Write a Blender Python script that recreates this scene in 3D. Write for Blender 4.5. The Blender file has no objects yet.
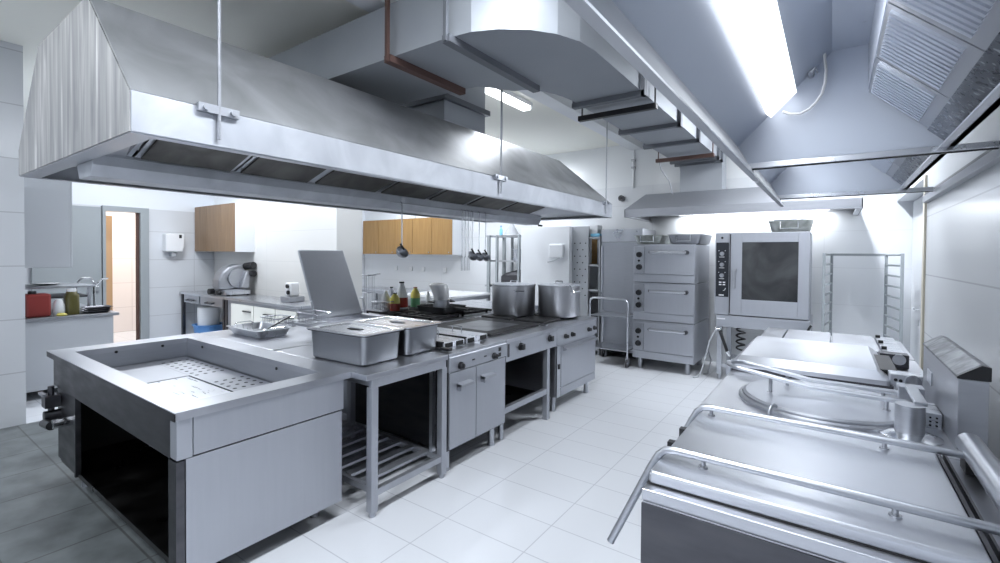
import bpy, bmesh, math, random
from mathutils import Vector, Matrix
random.seed(7)
SC = bpy.context.scene
COL = SC.collection
PI = math.pi

# ------------------------------------------------------------------ materials
def _new(name):
    m = bpy.data.materials.new(name); m.use_nodes = True
    nt = m.node_tree
    return m, nt, nt.nodes['Principled BSDF']

def plain(name, col, metal=0.0, rough=0.5, emit=None, es=0.0, spec=None, alpha=None, trans=None):
    m, nt, b = _new(name)
    b.inputs['Base Color'].default_value = (*col, 1)
    b.inputs['Metallic'].default_value = metal
    b.inputs['Roughness'].default_value = rough
    if emit:
        b.inputs['Emission Color'].default_value = (*emit, 1)
        b.inputs['Emission Strength'].default_value = es
    if trans is not None:
        b.inputs['Transmission Weight'].default_value = trans
    if spec is not None:
        b.inputs['Specular IOR Level'].default_value = spec
    return m

def steel(name, col, rough=0.35, var=0.06, rvar=0.12, scale=(3, 3, 40), detail=3.0, bump=0.0, metal=1.0):
    """brushed sheet steel: fine stretched noise in colour and roughness"""
    m, nt, b = _new(name)
    N = nt.nodes; L = nt.links
    tc = N.new('ShaderNodeTexCoord'); mp = N.new('ShaderNodeMapping')
    mp.inputs['Scale'].default_value = scale
    nz = N.new('ShaderNodeTexNoise'); nz.inputs['Scale'].default_value = 1.6; nz.inputs['Detail'].default_value = detail
    L.new(tc.outputs['Object'], mp.inputs['Vector']); L.new(mp.outputs['Vector'], nz.inputs['Vector'])
    r1 = N.new('ShaderNodeMapRange')
    r1.inputs['From Min'].default_value = 0.3; r1.inputs['From Max'].default_value = 0.7
    r1.inputs['To Min'].default_value = max(0.05, rough - rvar); r1.inputs['To Max'].default_value = rough + rvar
    L.new(nz.outputs['Fac'], r1.inputs['Value']); L.new(r1.outputs['Result'], b.inputs['Roughness'])
    cr = N.new('ShaderNodeValToRGB')
    cr.color_ramp.elements[0].position = 0.3; cr.color_ramp.elements[1].position = 0.7
    cr.color_ramp.elements[0].color = (*[max(0, c - var) for c in col], 1)
    cr.color_ramp.elements[1].color = (*[min(1, c + var) for c in col], 1)
    L.new(nz.outputs['Fac'], cr.inputs['Fac']); L.new(cr.outputs['Color'], b.inputs['Base Color'])
    b.inputs['Metallic'].default_value = metal
    if bump:
        bp = N.new('ShaderNodeBump'); bp.inputs['Strength'].default_value = bump; bp.inputs['Distance'].default_value = 0.01
        L.new(nz.outputs['Fac'], bp.inputs['Height']); L.new(bp.outputs['Normal'], b.inputs['Normal'])
    return m

def tiles(name, col, grout, axes, w, h, rough=0.25, off=(0, 0), mortar=0.006, var=0.015, cloud=0.0, paint_above=None, paint=None):
    """square-laid tiles in world metres; axes says which two coordinates run along the surface"""
    m, nt, b = _new(name)
    N = nt.nodes; L = nt.links
    ge = N.new('ShaderNodeNewGeometry'); sp = N.new('ShaderNodeSeparateXYZ'); cb = N.new('ShaderNodeCombineXYZ')
    L.new(ge.outputs['Position'], sp.inputs['Vector'])
    for k, ax in enumerate(axes):
        ad = N.new('ShaderNodeMath'); ad.operation = 'ADD'; ad.inputs[1].default_value = off[k] + 100 * (w if k == 0 else h)
        L.new(sp.outputs[ax], ad.inputs[0]); L.new(ad.outputs[0], cb.inputs['XY'[k]])
    br = N.new('ShaderNodeTexBrick'); br.offset = 0.0; br.squash = 1.0
    br.inputs['Scale'].default_value = 1.0; br.inputs['Brick Width'].default_value = w; br.inputs['Row Height'].default_value = h
    br.inputs['Mortar Size'].default_value = mortar; br.inputs['Mortar Smooth'].default_value = 0.1; br.inputs['Bias'].default_value = 0
    br.inputs['Color1'].default_value = (*col, 1); br.inputs['Color2'].default_value = (*[c * (1 - var) for c in col], 1)
    br.inputs['Mortar'].default_value = (*grout, 1)
    L.new(cb.outputs['Vector'], br.inputs['Vector'])
    out = br.outputs['Color']
    if cloud:
        nz = N.new('ShaderNodeTexNoise'); nz.inputs['Scale'].default_value = 5.0; nz.inputs['Detail'].default_value = 6
        L.new(ge.outputs['Position'], nz.inputs['Vector'])
        mx = N.new('ShaderNodeMixRGB'); mx.blend_type = 'MULTIPLY'; mx.inputs['Fac'].default_value = cloud
        rp = N.new('ShaderNodeValToRGB'); rp.color_ramp.elements[0].position = .3; rp.color_ramp.elements[1].position = .7
        rp.color_ramp.elements[0].color = (.35, .35, .35, 1); rp.color_ramp.elements[1].color = (1, 1, 1, 1)
        L.new(nz.outputs['Fac'], rp.inputs['Fac']); L.new(out, mx.inputs['Color1']); L.new(rp.outputs['Color'], mx.inputs['Color2'])
        out = mx.outputs['Color']
    if paint_above:
        gt = N.new('ShaderNodeMath'); gt.operation = 'GREATER_THAN'; gt.inputs[1].default_value = paint_above
        L.new(sp.outputs['Z'], gt.inputs[0])
        mx = N.new('ShaderNodeMixRGB'); L.new(gt.outputs[0], mx.inputs['Fac']); L.new(out, mx.inputs['Color1'])
        mx.inputs['Color2'].default_value = (*paint, 1); out = mx.outputs['Color']
    L.new(out, b.inputs['Base Color'])
    b.inputs['Roughness'].default_value = rough
    return m

def streaked(name):
    """dull steel with long vertical run marks"""
    m, nt, b = _new(name)
    N = nt.nodes; L = nt.links
    tc = N.new('ShaderNodeTexCoord'); mp = N.new('ShaderNodeMapping'); mp.inputs['Scale'].default_value = (9, 9, .8)
    L.new(tc.outputs['Object'], mp.inputs['Vector'])
    nz = N.new('ShaderNodeTexNoise'); nz.inputs['Scale'].default_value = 1.6; nz.inputs['Detail'].default_value = 4; nz.inputs['Distortion'].default_value = .6
    L.new(mp.outputs['Vector'], nz.inputs['Vector'])
    cr = N.new('ShaderNodeValToRGB'); e = cr.color_ramp.elements
    e[0].position = .33; e[0].color = (.26, .26, .27, 1); e[1].position = .72; e[1].color = (.74, .73, .72, 1)
    k = e.new(.48); k.color = (.36, .36, .36, 1); k = e.new(.6); k.color = (.46, .455, .45, 1)
    L.new(nz.outputs['Fac'], cr.inputs['Fac']); L.new(cr.outputs['Color'], b.inputs['Base Color'])
    b.inputs['Metallic'].default_value = .6; b.inputs['Roughness'].default_value = .55
    return m

def cloudy_steel(name, a, c, rough=.45, scale=2.2, metal=.75):
    m, nt, b = _new(name)
    N = nt.nodes; L = nt.links
    tc = N.new('ShaderNodeTexCoord'); mp = N.new('ShaderNodeMapping'); mp.inputs['Scale'].default_value = (1, 1.2, 1)
    mp.inputs['Rotation'].default_value = (.5, .3, .2)
    L.new(tc.outputs['Object'], mp.inputs['Vector'])
    nz = N.new('ShaderNodeTexNoise'); nz.inputs['Scale'].default_value = scale; nz.inputs['Detail'].default_value = 5; nz.inputs['Distortion'].default_value = .8
    L.new(mp.outputs['Vector'], nz.inputs['Vector'])
    cr = N.new('ShaderNodeValToRGB'); e = cr.color_ramp.elements
    e[0].position = .32; e[0].color = (*a, 1); e[1].position = .68; e[1].color = (*c, 1)
    L.new(nz.outputs['Fac'], cr.inputs['Fac']); L.new(cr.outputs['Color'], b.inputs['Base Color'])
    b.inputs['Metallic'].default_value = metal; b.inputs['Roughness'].default_value = rough
    return m

def wood(name, a, c):
    m, nt, b = _new(name)
    N = nt.nodes; L = nt.links
    tc = N.new('ShaderNodeTexCoord'); mp = N.new('ShaderNodeMapping'); mp.inputs['Scale'].default_value = (10, 10, .9)
    L.new(tc.outputs['Object'], mp.inputs['Vector'])
    nz = N.new('ShaderNodeTexNoise'); nz.inputs['Scale'].default_value = 2.5; nz.inputs['Detail'].default_value = 5
    L.new(mp.outputs['Vector'], nz.inputs['Vector'])
    cr = N.new('ShaderNodeValToRGB'); e = cr.color_ramp.elements
    e[0].position = .3; e[0].color = (*a, 1); e[1].position = .7; e[1].color = (*c, 1)
    L.new(nz.outputs['Fac'], cr.inputs['Fac']); L.new(cr.outputs['Color'], b.inputs['Base Color'])
    b.inputs['Roughness'].default_value = .4
    return m

M = {}
M['steel'] = steel('brushed steel', (.50, .515, .55), .36, .02, .05, (4, 4, 60))
M['steel_front'] = steel('satin steel front', (.45, .465, .505), .48, .012, .03, (30, 30, 2), metal=.85)
M['steel_bright'] = steel('bright steel', (.66, .675, .71), .30, .02, .04, (3, 40, 3))
M['steel_top'] = steel('worn steel worktop', (.54, .55, .585), .36, .03, .06, (3, 3, 3), 3)
M['steel_mid'] = steel('mid grey steel', (.42, .43, .46), .42, .02, .05, (3, 3, 30))
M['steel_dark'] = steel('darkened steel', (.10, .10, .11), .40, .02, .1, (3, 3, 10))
M['steel_black'] = steel('near-black steel', (.045, .043, .042), .35, .015, .1, (4, 4, 4))  # very dark, slightly mottled steel for base linings and the bench shelf
M['polished'] = plain('polished steel', (.72, .73, .75), 1, .14)
M['hood_end'] = streaked('streaked hood steel')
M['hood_side'] = cloudy_steel('cloudy hood steel', (.40, .41, .42), (.56, .57, .59), .5)
M['hood_lip'] = cloudy_steel('wiped hood fascia', (.46, .48, .52), (.60, .62, .66), .5, 3.0, .6)
M['hood_in'] = steel('hood lining', (.56, .60, .68), .52, .01, .03, (2, 2, 2), metal=.7)
M['filter'] = cloudy_steel('greasy filter mesh', (.045, .043, .038), (.13, .125, .115), .5, 3.5, .5)
M['baffle'] = plain('baffle steel', (.66, .69, .75), 1, .3)
M['speckled'] = steel('spotted steel', (.20, .21, .24), .3, .10, .05, (22, 22, 22), 1)
for nd in M['speckled'].node_tree.nodes:
    if nd.type == 'VALTORGB': nd.color_ramp.elements[0].position = .62; nd.color_ramp.elements[1].position = .74; nd.color_ramp.elements[0].color = (.16, .17, .19, 1); nd.color_ramp.elements[1].color = (.5, .52, .55, 1)
M['duct'] = steel('galvanised duct', (.40, .42, .45), .58, .02, .04, (2, 2, 2), metal=.6)
M['duct_dark'] = steel('dull duct underside', (.36, .38, .41), .5, .02, .06, (2, 2, 2), metal=.6)
M['angle'] = plain('grey angle iron', (.17, .18, .20), .6, .5)
M['rust'] = plain('brown angle iron', (.10, .055, .045), .2, .6)
M['black'] = plain('black plastic', (.012, .012, .014), 0, .35)
M['iron'] = plain('black cast iron', (.014, .014, .015), 0, .5)
M['rubber'] = plain('dark rubber', (.05, .05, .055), 0, .6)
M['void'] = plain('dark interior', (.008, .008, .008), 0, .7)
M['white'] = plain('white paint', (.80, .82, .85), 0, .5)
M['white_gloss'] = plain('white enamel', (.84, .85, .87), 0, .2)
M['cream'] = plain('cream ceiling paint', (.86, .86, .80), 0, .6)
M['grey_paint'] = plain('grey door paint', (.33, .36, .38), 0, .45)
M['grey_light'] = plain('light grey laminate', (.47, .49, .52), 0, .4)
M['beige'] = plain('beige frame paint', (.66, .61, .50), 0, .45)
M['wood'] = wood('oak veneer', (.20, .125, .07), (.27, .175, .10))
M['wood2'] = wood('honey veneer', (.29, .165, .058), (.36, .215, .08))
M['tan'] = plain('tan door edge', (.52, .33, .18), 0, .5)
M['glass'] = cloudy_steel('oven glass with painted reflections', (.015, .016, .018), (.07, .073, .076), .12, 2.2, 0)  # cloudy tone puts reflections on the door glass into its colour
M['glass'].node_tree.nodes['Principled BSDF'].inputs['Specular IOR Level'].default_value = .3
M['cavity'] = plain('oven cavity', (.10, .10, .11), .6, .4)
M['blue'] = plain('blue plastic', (.10, .28, .62), 0, .35)
M['lightblue'] = plain('pale blue plastic', (.25, .62, .86), 0, .4)
M['red'] = plain('red plastic', (.26, .035, .03), 0, .4)
M['sauce'] = plain('red sauce', (.26, .03, .018), 0, .3)
M['olive'] = plain('olive plastic', (.085, .075, .015), 0, .35)
M['yellow'] = plain('yellow plastic', (.62, .55, .12), 0, .4)
M['green'] = plain('green label', (.10, .28, .14), 0, .4)
M['leaf'] = plain('green sponge', (.30, .40, .05), 0, .7)
M['clear'] = plain('translucent plastic', (.70, .72, .74), 0, .3)
M['pan_green'] = cloudy_steel('stained roasting pan', (.34, .36, .33), (.56, .58, .56), .4, 8, .8)
M['lid_pan'] = plain('pan lid steel', (.62, .63, .66), 1, .24)
M['cap'] = cloudy_steel('worn flue cap steel', (.16, .165, .175), (.34, .35, .37), .5, 14, .8)
M['griddle'] = cloudy_steel('scraped griddle steel', (.07, .07, .075), (.26, .265, .28), .32, 3, .8)
M['lid'] = steel('smooth lid steel', (.61, .625, .665), .36, .01, .03, (1.5, 2, 1.5), 2)
M['pot'] = plain('pot steel', (.46, .465, .485), 1, .38)
M['pan'] = plain('pan steel', (.33, .34, .36), 1, .30)
M['lamp'] = plain('lit lamp cover', (1, 1, 1), 0, .4, (.93, .96, 1), 2.2)
M['lamp_soft'] = plain('lit tube', (1, 1, 1), 0, .4, (.95, .97, 1), 4)
M['display'] = plain('navy control glass', (.014, .017, .024), 0, .3)
M['ink'] = plain('white print', (.85, .86, .88), 0, .4)
M['cable'] = plain('white cable', (.86, .88, .92), 0, .35)
M['tile_x'] = tiles('wall tiles along the side', (.70, .72, .755), (.52, .53, .56), 'YZ', 12.0, .486, .22, (5.0, 0), .005)
M['tile_left'] = tiles('wall tiles around the door', (.70, .72, .755), (.54, .55, .58), 'YZ', .97, .486, .22, (.1, 0), .005, paint_above=2.33, paint=(.84, .87, .92))
M['tile_y'] = tiles('wall tiles at the back', (.78, .80, .83), (.70, .715, .745), 'XZ', 2.3, .486, .22, (.1, 0), .004, paint_above=2.75, paint=(.84, .86, .88))
M['tile_cream'] = tiles('wall tiles behind the bench', (.76, .755, .74), (.69, .69, .68), 'XZ', 1.9, .486, .22, (.1, 0), .005, paint_above=2.33, paint=(.84, .86, .88))
M['tile_pink'] = tiles('corridor tiles', (.80, .74, .715), (.66, .60, .58), 'YZ', .6, .486, .3, (.2, 0), .006)
M['floor'] = tiles('white floor tiles', (.77, .79, .83), (.56, .575, .62), 'XY', .55, .305, .20, (-.32 + .55, .02), .0035, .02)
M['floor_dark'] = tiles('dark stone floor tiles', (.19, .21, .215), (.09, .095, .095), 'XY', .46, .46, .3, (.12, .0), .006, .12, .75)

# ------------------------------------------------------------------ geometry helper
class G:
    def __init__(s): s.bm = bmesh.new(); s.mi = 0
    def _face(s, vs):
        try:
            f = s.bm.faces.new(vs); f.material_index = s.mi; return f
        except ValueError: return None
    def box(s, x0, y0, z0, x1, y1, z1):
        x0, x1 = sorted((x0, x1)); y0, y1 = sorted((y0, y1)); z0, z1 = sorted((z0, z1))
        return s.hexa([(x0, y0, z0), (x1, y0, z0), (x1, y1, z0), (x0, y1, z0)], [(x0, y0, z1), (x1, y0, z1), (x1, y1, z1), (x0, y1, z1)])
    def hexa(s, bot, top):
        return s.loft([bot, top])
    def loft(s, loops, cap0=True, cap1=True):
        R = [[s.bm.verts.new(p) for p in lp] for lp in loops]
        n = len(R[0])
        for a, b in zip(R, R[1:]):
            for i in range(n):
                s._face((a[i], a[(i + 1) % n], b[(i + 1) % n], b[i]))
        if cap0: s._face(list(reversed(R[0])))
        if cap1: s._face(R[-1])
        return s
    def prism(s, poly, axis, a0, a1):
        """poly: 2-D outline; axis 'X' -> (y,z), 'Y' -> (x,z), 'Z' -> (x,y)"""
        f = {'X': lambda p, a: (a, p[0], p[1]), 'Y': lambda p, a: (p[0], a, p[1]), 'Z': lambda p, a: (p[0], p[1], a)}[axis]
        return s.loft([[f(p, a0) for p in poly], [f(p, a1) for p in poly]])
    def sheet(s, pts, th):
        P = [Vector(p) for p in pts]
        n = (P[1] - P[0]).cross(P[2] - P[0]).normalized() * th
        return s.loft([[tuple(p) for p in P], [tuple(p + n) for p in P]])
    def cyl(s, p0, p1, r, r1=None, n=16):
        return s.tube([p0, p1], r, n, r1)
    def tube(s, pts, r, n=8, r1=None):
        P = [Vector(p) for p in pts]
        loops = []
        t0 = (P[1] - P[0]).normalized()
        u = t0.orthogonal().normalized()
        for i, p in enumerate(P):
            if i == 0: t = t0
            elif i == len(P) - 1: t = (P[i] - P[i - 1]).normalized()
            else:
                t = ((P[i] - P[i - 1]).normalized() + (P[i + 1] - P[i]).normalized())
                t = t.normalized() if t.length > 1e-6 else (P[i] - P[i - 1]).normalized()
            u = (u - t * u.dot(t))
            u = u.normalized() if u.length > 1e-6 else t.orthogonal().normalized()
            w = t.cross(u)
            rr = r if r1 is None else r + (r1 - r) * i / (len(P) - 1)
            loops.append([tuple(p + (u * math.cos(2 * PI * k / n) + w * math.sin(2 * PI * k / n)) * rr) for k in range(n)])
        return s.loft(loops)
    def lathe(s, c, prof, n=32, cap0=True, cap1=True):
        return s.loft([[(c[0] + r * math.cos(2 * PI * k / n), c[1] + r * math.sin(2 * PI * k / n), c[2] + z) for k in range(n)] for r, z in prof], cap0, cap1)
    def rloop(s, x0, y0, x1, y1, r, z, n=5):
        pts = []
        for cx, cy, a in ((x1 - r, y1 - r, 0), (x0 + r, y1 - r, 90), (x0 + r, y0 + r, 180), (x1 - r, y0 + r, 270)):
            for k in range(n + 1):
                t = math.radians(a + 90 * k / n); pts.append((cx + r * math.cos(t), cy + r * math.sin(t), z))
        return pts
    def rpan(s, x0, y0, x1, y1, r, z0, z1, taper=.012, rim=.015, th=.004):
        """open pan with rounded corners and a turned-out rim"""
        f = s.rloop
        s.loft([f(x0 + taper + .012, y0 + taper + .012, x1 - taper - .012, y1 - taper - .012, r, z0),
                f(x0 + taper, y0 + taper, x1 - taper, y1 - taper, r, z0 + .012),
                f(x0, y0, x1, y1, r, z1 - .004),
                f(x0 - rim, y0 - rim, x1 + rim, y1 + rim, r, z1 - .004),
                f(x0 - rim, y0 - rim, x1 + rim, y1 + rim, r, z1),
                f(x0 + th, y0 + th, x1 - th, y1 - th, r, z1),
                f(x0 + taper + th, y0 + taper + th, x1 - taper - th, y1 - taper - th, r, z0 + .014),
                f(x0 + taper + .02, y0 + taper + .02, x1 - taper - .02, y1 - taper - .02, r, z0 + .006)])
        return s
    def xf(s, mat):
        bmesh.ops.transform(s.bm, matrix=mat, verts=s.bm.verts); return s

BASE = {}
def mk(g, name, mat, parent=None, bev=0.0, smooth=False, kind=None, mat2=None):
    bm = g.bm
    bmesh.ops.recalc_face_normals(bm, faces=bm.faces)
    if parent is not None:
        b = Vector(BASE[parent.name])
    else:
        xs = [v.co.x for v in bm.verts]; ys = [v.co.y for v in bm.verts]; zs = [v.co.z for v in bm.verts]
        b = Vector(((min(xs) + max(xs)) / 2, (min(ys) + max(ys)) / 2, min(zs)))
    bmesh.ops.translate(bm, vec=-b, verts=bm.verts)
    me = bpy.data.meshes.new(name); bm.to_mesh(me); bm.free()
    o = bpy.data.objects.new(name, me); COL.objects.link(o)
    me.materials.append(M[mat] if isinstance(mat, str) else mat)
    if mat2: me.materials.append(M[mat2])
    if smooth:
        me.shade_smooth(); me.set_sharp_from_angle(angle=math.radians(38))
    if bev:
        md = o.modifiers.new('edge', 'BEVEL'); md.width = bev; md.segments = 2; md.limit_method = 'ANGLE'; md.angle_limit = math.radians(40)
    if parent is not None:
        o.parent = parent
    else:
        o.location = b
    BASE[o.name] = tuple(b)
    if kind: o['kind'] = kind
    return o
def tag(o, label, cat, group=None):
    o['label'] = label; o['category'] = cat
    if group: o['group'] = group
    return o
def thing(name, label, cat, loc=(0, 0, 0), group=None):
    o = bpy.data.objects.new(name, None); COL.objects.link(o)
    o.location = loc; o.empty_display_size = .1
    BASE[o.name] = tuple(loc)
    return tag(o, label, cat, group)
def struct(name, g, mat, parent=None, bev=0.0):
    return mk(g, name, mat, parent, bev, kind='structure')
def dup(root, loc, label=None, rz=0.0):
    def rec(o, par):
        c = o.copy(); COL.objects.link(c)
        if par is not None: c.parent = par
        for ch in [x for x in KIDS.get(o.name, [])]: rec(ch, c)
        return c
    global KIDS
    KIDS = {}
    for x in COL.objects:
        if x.parent: KIDS.setdefault(x.parent.name, []).append(x)
    r = rec(root, None)
    r.location = loc; r.rotation_euler = (0, 0, rz)
    if label: r['label'] = label
    return r
KIDS = {}
def box(*a): return G().box(*a)

# ------------------------------------------------------------------ camera
F = 468.74
cam_d = bpy.data.cameras.new('camera'); cam = bpy.data.objects.new('camera', cam_d); COL.objects.link(cam)
cam_d.sensor_width = 36; cam_d.lens = F * 36 / 1000; cam_d.shift_y = -19.5 / 1000; cam_d.clip_start = .02
vy = Vector((333, 5, -F)).normalized(); vx = -Vector((-660, 13, -F)).normalized(); vz = vx.cross(vy)
R = Matrix((vx, vy, vz))
cam.matrix_world = Matrix.Translation((0, 0, 1.6)) @ R.to_4x4()
SC.camera = cam

# ------------------------------------------------------------------ room
CE, YB, XR = 3.46, 7.65, .64
struct('floor', box(-9.8, -2.2, -.06, 1.2, 8.0, 0), 'floor')
g = box(-6.04, -2.2, 0, -2.47, 1.12, .004); struct('floor_dark', g, 'floor_dark')
struct('ceiling', box(-9.9, -2.2, CE, 1.2, 8.0, CE + .08), 'cream')
struct('wall_back', box(-9.9, YB, 0, 1.2, YB + .15, CE), 'tile_y')
struct('wall_right', box(XR, -2.2, 0, XR + .2, 5.32, CE), 'tile_x')
struct('wall_right_far', box(.84, 5.32, 0, .99, YB, CE), 'white')
g = box(.64, 5.32, 2.3, .84, YB, CE); struct('wall_right_lintel', g, 'white')
struct('wall_left_near', box(-6.24, -2.2, 0, -6.04, .98, CE), 'tile_x')
struct('wall_alcove', box(-9.75, .83, 0, -6.24, .98, CE), 'tile_left')
# far left wall with a door opening
struct('wall_left', G().box(-9.75, .98, 0, -9.6, 2.44, CE).box(-9.75, 2.95, 0, -9.6, 4.12, CE).box(-9.75, 2.44, 2.25, -9.6, 2.95, CE), 'tile_left')
struct('wall_partition', box(-9.75, 4.12, 0, -5.8, 4.57, CE), 'tile_cream')
struct('wall_left_far', box(-9.75, 4.57, 0, -9.6, YB, CE), 'tile_left')
struct('wall_front', box(-6.24, -2.35, 0, 1.2, -2.2, CE), 'grey_light')
struct('wall_pier', box(-4.42, 6.85, 0, -3.49, YB, 2.06), 'white')
struct('trim_1', box(-2.78, .5, CE - .11, -2.58, YB, CE), 'white')
struct('trim_2', G().box(XR - .035, -1.2, 2.06, XR, 5.3, 2.11), 'steel_mid')
struct('trim_3', box(XR - .02, -1.2, 2.11, XR, 5.3, 2.14), 'black')
# corridor beyond the open door
struct('wall_corridor', box(-11.6, 1.2, 0, -11.5, 4.6, 2.7), 'tile_pink')
struct('floor_corridor', box(-11.6, 1.2, -.06, -9.8, 4.6, -.001), 'floor')
struct('ceiling_corridor', box(-11.6, 1.2, 2.7, -9.75, 4.6, 2.76), 'cream')
struct('wall_corridor_end', box(-11.5, 4.5, 0, -9.75, 4.6, 2.7), 'tile_cream')
struct('wall_corridor_start', box(-11.5, 1.2, 0, -9.75, 1.3, 2.7), 'white')
# door_1 : grey leaf standing open beside a grey frame, tan inner door edge
d = struct('door_1', G().box(-9.6, 2.43, 0, -9.5, 2.47, 2.33).box(-9.6, 2.93, 0, -9.5, 3.05, 2.33).box(-9.6, 2.47, 2.25, -9.5, 2.93, 2.33), 'grey_paint')
struct('door_leaf', box(-9.58, 1.62, .02, -9.53, 2.42, 2.3), 'grey_paint', d)
struct('door_handle', G().tube([(-9.53, 2.36, 1.04), (-9.47, 2.36, 1.04), (-9.47, 2.24, 1.04)], .012).cyl((-9.53, 2.36, .95), (-9.5, 2.36, .95), .014), 'polished', d)
struct('door_stop', box(-9.62, 2.895, 0, -9.56, 2.93, 2.25), 'rust', d)
struct('door_3', box(-10.6, 2.2, .0, -10.3, 2.765, 2.22), 'tan')
# door_2 : pale door in the right wall with a beige frame
d = struct('door_2', G().box(.64, 5.325, 0, .70, 5.44, 2.3).box(.625, 5.322, 0, .64, 5.40, 2.3), 'beige')
struct('door_leaf', box(.79, 5.45, .01, .835, YB - .05, 2.28), 'white', d)
struct('door_handle', G().tube([(.79, 6.95, 1.03), (.745, 6.95, 1.03), (.745, 6.78, 1.03)], .012).box(.785, 6.93, .84, .79, 6.97, .90), 'polished', d)

# small fittings on the walls
t = thing('soap_dispenser', 'white paper towel dispenser on the tiled wall right of the open doorway', 'dispenser', (-9.6, 3.40, 1.52))
mk(G().prism([(3.27, 1.60), (3.53, 1.60), (3.56, 1.70), (3.56, 1.92), (3.27, 1.92)], 'X', -9.602, -9.42), 'cover', 'white_gloss', t, .02)
mk(box(-9.6, 3.37, 1.52, -9.47, 3.45, 1.60), 'nozzle', 'grey_light', t, .01)
mk(box(-9.425, 3.47, 1.84, -9.412, 3.51, 1.90), 'lock', 'black', t)
t = thing('wall_dispenser', 'small white dispenser with grey lever on the white pier behind the stock pots', 'dispenser', (-3.72, 6.85, 1.47))
mk(box(-3.84, 6.80, 1.55, -3.58, 6.85, 1.77), 'cover', 'white', t, .015)
mk(G().tube([(-3.86, 6.80, 1.48), (-3.75, 6.79, 1.50), (-3.64, 6.81, 1.555)], .010), 'lever', 'grey_light', t)
for i, xx in enumerate((-8.45, -7.95, -7.55, -6.9)):
    o = mk(box(xx - .05, YB - .022, 1.20, xx + .05, YB, 1.30), 'wall_socket', 'white_gloss', None, .006)
    tag(o, 'white wall socket on the tiles below the honey coloured wall cabinets', 'socket', 'sockets below the wall cabinets')
t = thing('wall_sensor', 'small dark sensor on the back wall left of the far extractor hood', 'sensor', (-2.9, YB, 2.55))
mk(G().cyl((-2.92, YB, 2.56), (-2.92, YB - .05, 2.56), .05), 'housing', 'steel_dark', t, smooth=True)
mk(G().cyl((-2.92, YB - .05, 2.56), (-2.92, YB - .065, 2.56), .03), 'lens', 'black', t, smooth=True)
t = thing('conduit_pipe', 'thin white conduit with two small clips running down the back wall', 'pipe', (-2.72, YB, 2.9))
mk(G().cyl((-2.72, YB - .02, 2.72), (-2.72, YB - .02, CE), .014), 'pipe', 'white_gloss', t)
mk(G().box(-2.75, YB - .05, 3.04, -2.69, YB, 3.07).box(-2.75, YB - .05, 3.16, -2.69, YB, 3.19), 'clip', 'steel_mid', t)

# ------------------------------------------------------------------ island hood
t = thing('extractor_hood', 'long stained steel island extractor hood hanging over the cooking line', 'extractor hood', (-3.42, 3.2, 2.0))
hx0, hx1, hy0, hy1 = -4.46, -2.39, .705, 5.90
tx0, tx1, ty0, ty1, tz = -3.90, -2.95, .705, 5.48, 2.83
zb, zf = 2.10, 2.27
# sloping upper casing, both long sides, far end and top
th = .006
mk(G().sheet([(hx1, hy0, zf), (hx1, hy1, zf), (tx1, ty1, tz), (tx1, ty0, tz)], th)
     .sheet([(hx0, hy1, zf), (hx0, hy0, zf), (tx0, ty0, tz), (tx0, ty1, tz)], th)
     .sheet([(hx1, hy1, zf), (hx0, hy1, zf), (tx0, ty1, tz), (tx1, ty1, tz)], th)
     .sheet([(tx1, ty0, tz), (tx1, ty1, tz), (tx0, ty1, tz), (tx0, ty0, tz)], th), 'canopy', 'hood_side', t)
mk(G().sheet([(hx0, hy0, zb), (hx1, hy0, zb), (hx1, hy0, zf), (tx1, ty0, tz), (tx0, ty0, tz), (hx0, hy0, zf)], .006), 'end_panel', 'hood_end', t)
mk(G().box(hx1 - .012, hy0, zb, hx1 + .006, hy1, zf).box(hx0 - .006, hy0, zb, hx0 + .012, hy1, zf).box(hx0, hy1 - .012, zb, hx1, hy1 + .006, zf), 'fascia', 'hood_lip', t, .002)
mk(G().box(hx0, hy0, zb - .006, hx1, hy0 + .09, zb + .004).box(hx1 - .05, hy0 + .09, zb - .006, hx1, hy1 - .06, zb + .004).box(hx0, hy0 + .09, zb - .006, hx0 + .05, hy1 - .06, zb + .004).box(hx0, hy1 - .06, zb - .006, hx1, hy1, zb + .004), 'rim', 'steel', t)
gx = -3.3
mk(G().prism([(gx, 2.13), (gx, 2.075), (gx - .04, 2.012), (gx - .24, 2.012), (gx - .28, 2.075), (gx - .28, 2.13)], 'Y', .80, 5.62), 'gutter', 'hood_lip', t, .004)
mk(G().box(gx - .002, .80, 2.125, gx + .012, 5.62, 2.145).box(gx - .29, .80, 2.125, gx - .278, 5.62, 2.145), 'gutter_edge', 'steel', t)
mk(G().cyl((gx + .001, 5.55, 2.0), (gx + .001, 5.64, 2.0), .012), 'rail_end', 'iron', t)
fy = [.98, 1.54, 2.10, 2.75, 3.36, 3.95, 4.60, 5.30]
def fpt(y, s): # along the near filter slope
    return (gx + .02 + s * .72, y, 2.145 + s * .225)
for a, b in zip(fy, fy[1:]):
    mk(G().sheet([fpt(a + .035, 0), fpt(b - .035, 0), fpt(b - .035, 1), fpt(a + .035, 1)], .012), 'filter', 'filter', t)
    q = lambda y, s: (gx - .30 - s * .72, y, 2.145 + s * .225)
    mk(G().sheet([q(a + .035, 0), q(a + .035, 1), q(b - .035, 1), q(b - .035, 0)], .012), 'filter', 'filter', t)
for i, y in enumerate(fy):
    w = .075 if i in (2, 5, 7) else .03
    for yy in ((y,) if i in (2, 5, 7) else (y - .022, y + .022)):
        ww = w if i in (2, 5, 7) else .014
        mk(G().sheet([fpt(yy - ww, -.02), fpt(yy + ww, -.02), fpt(yy + ww, 1.02), fpt(yy - ww, 1.02)], -.014), 'filter_rail', 'steel', t)
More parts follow.
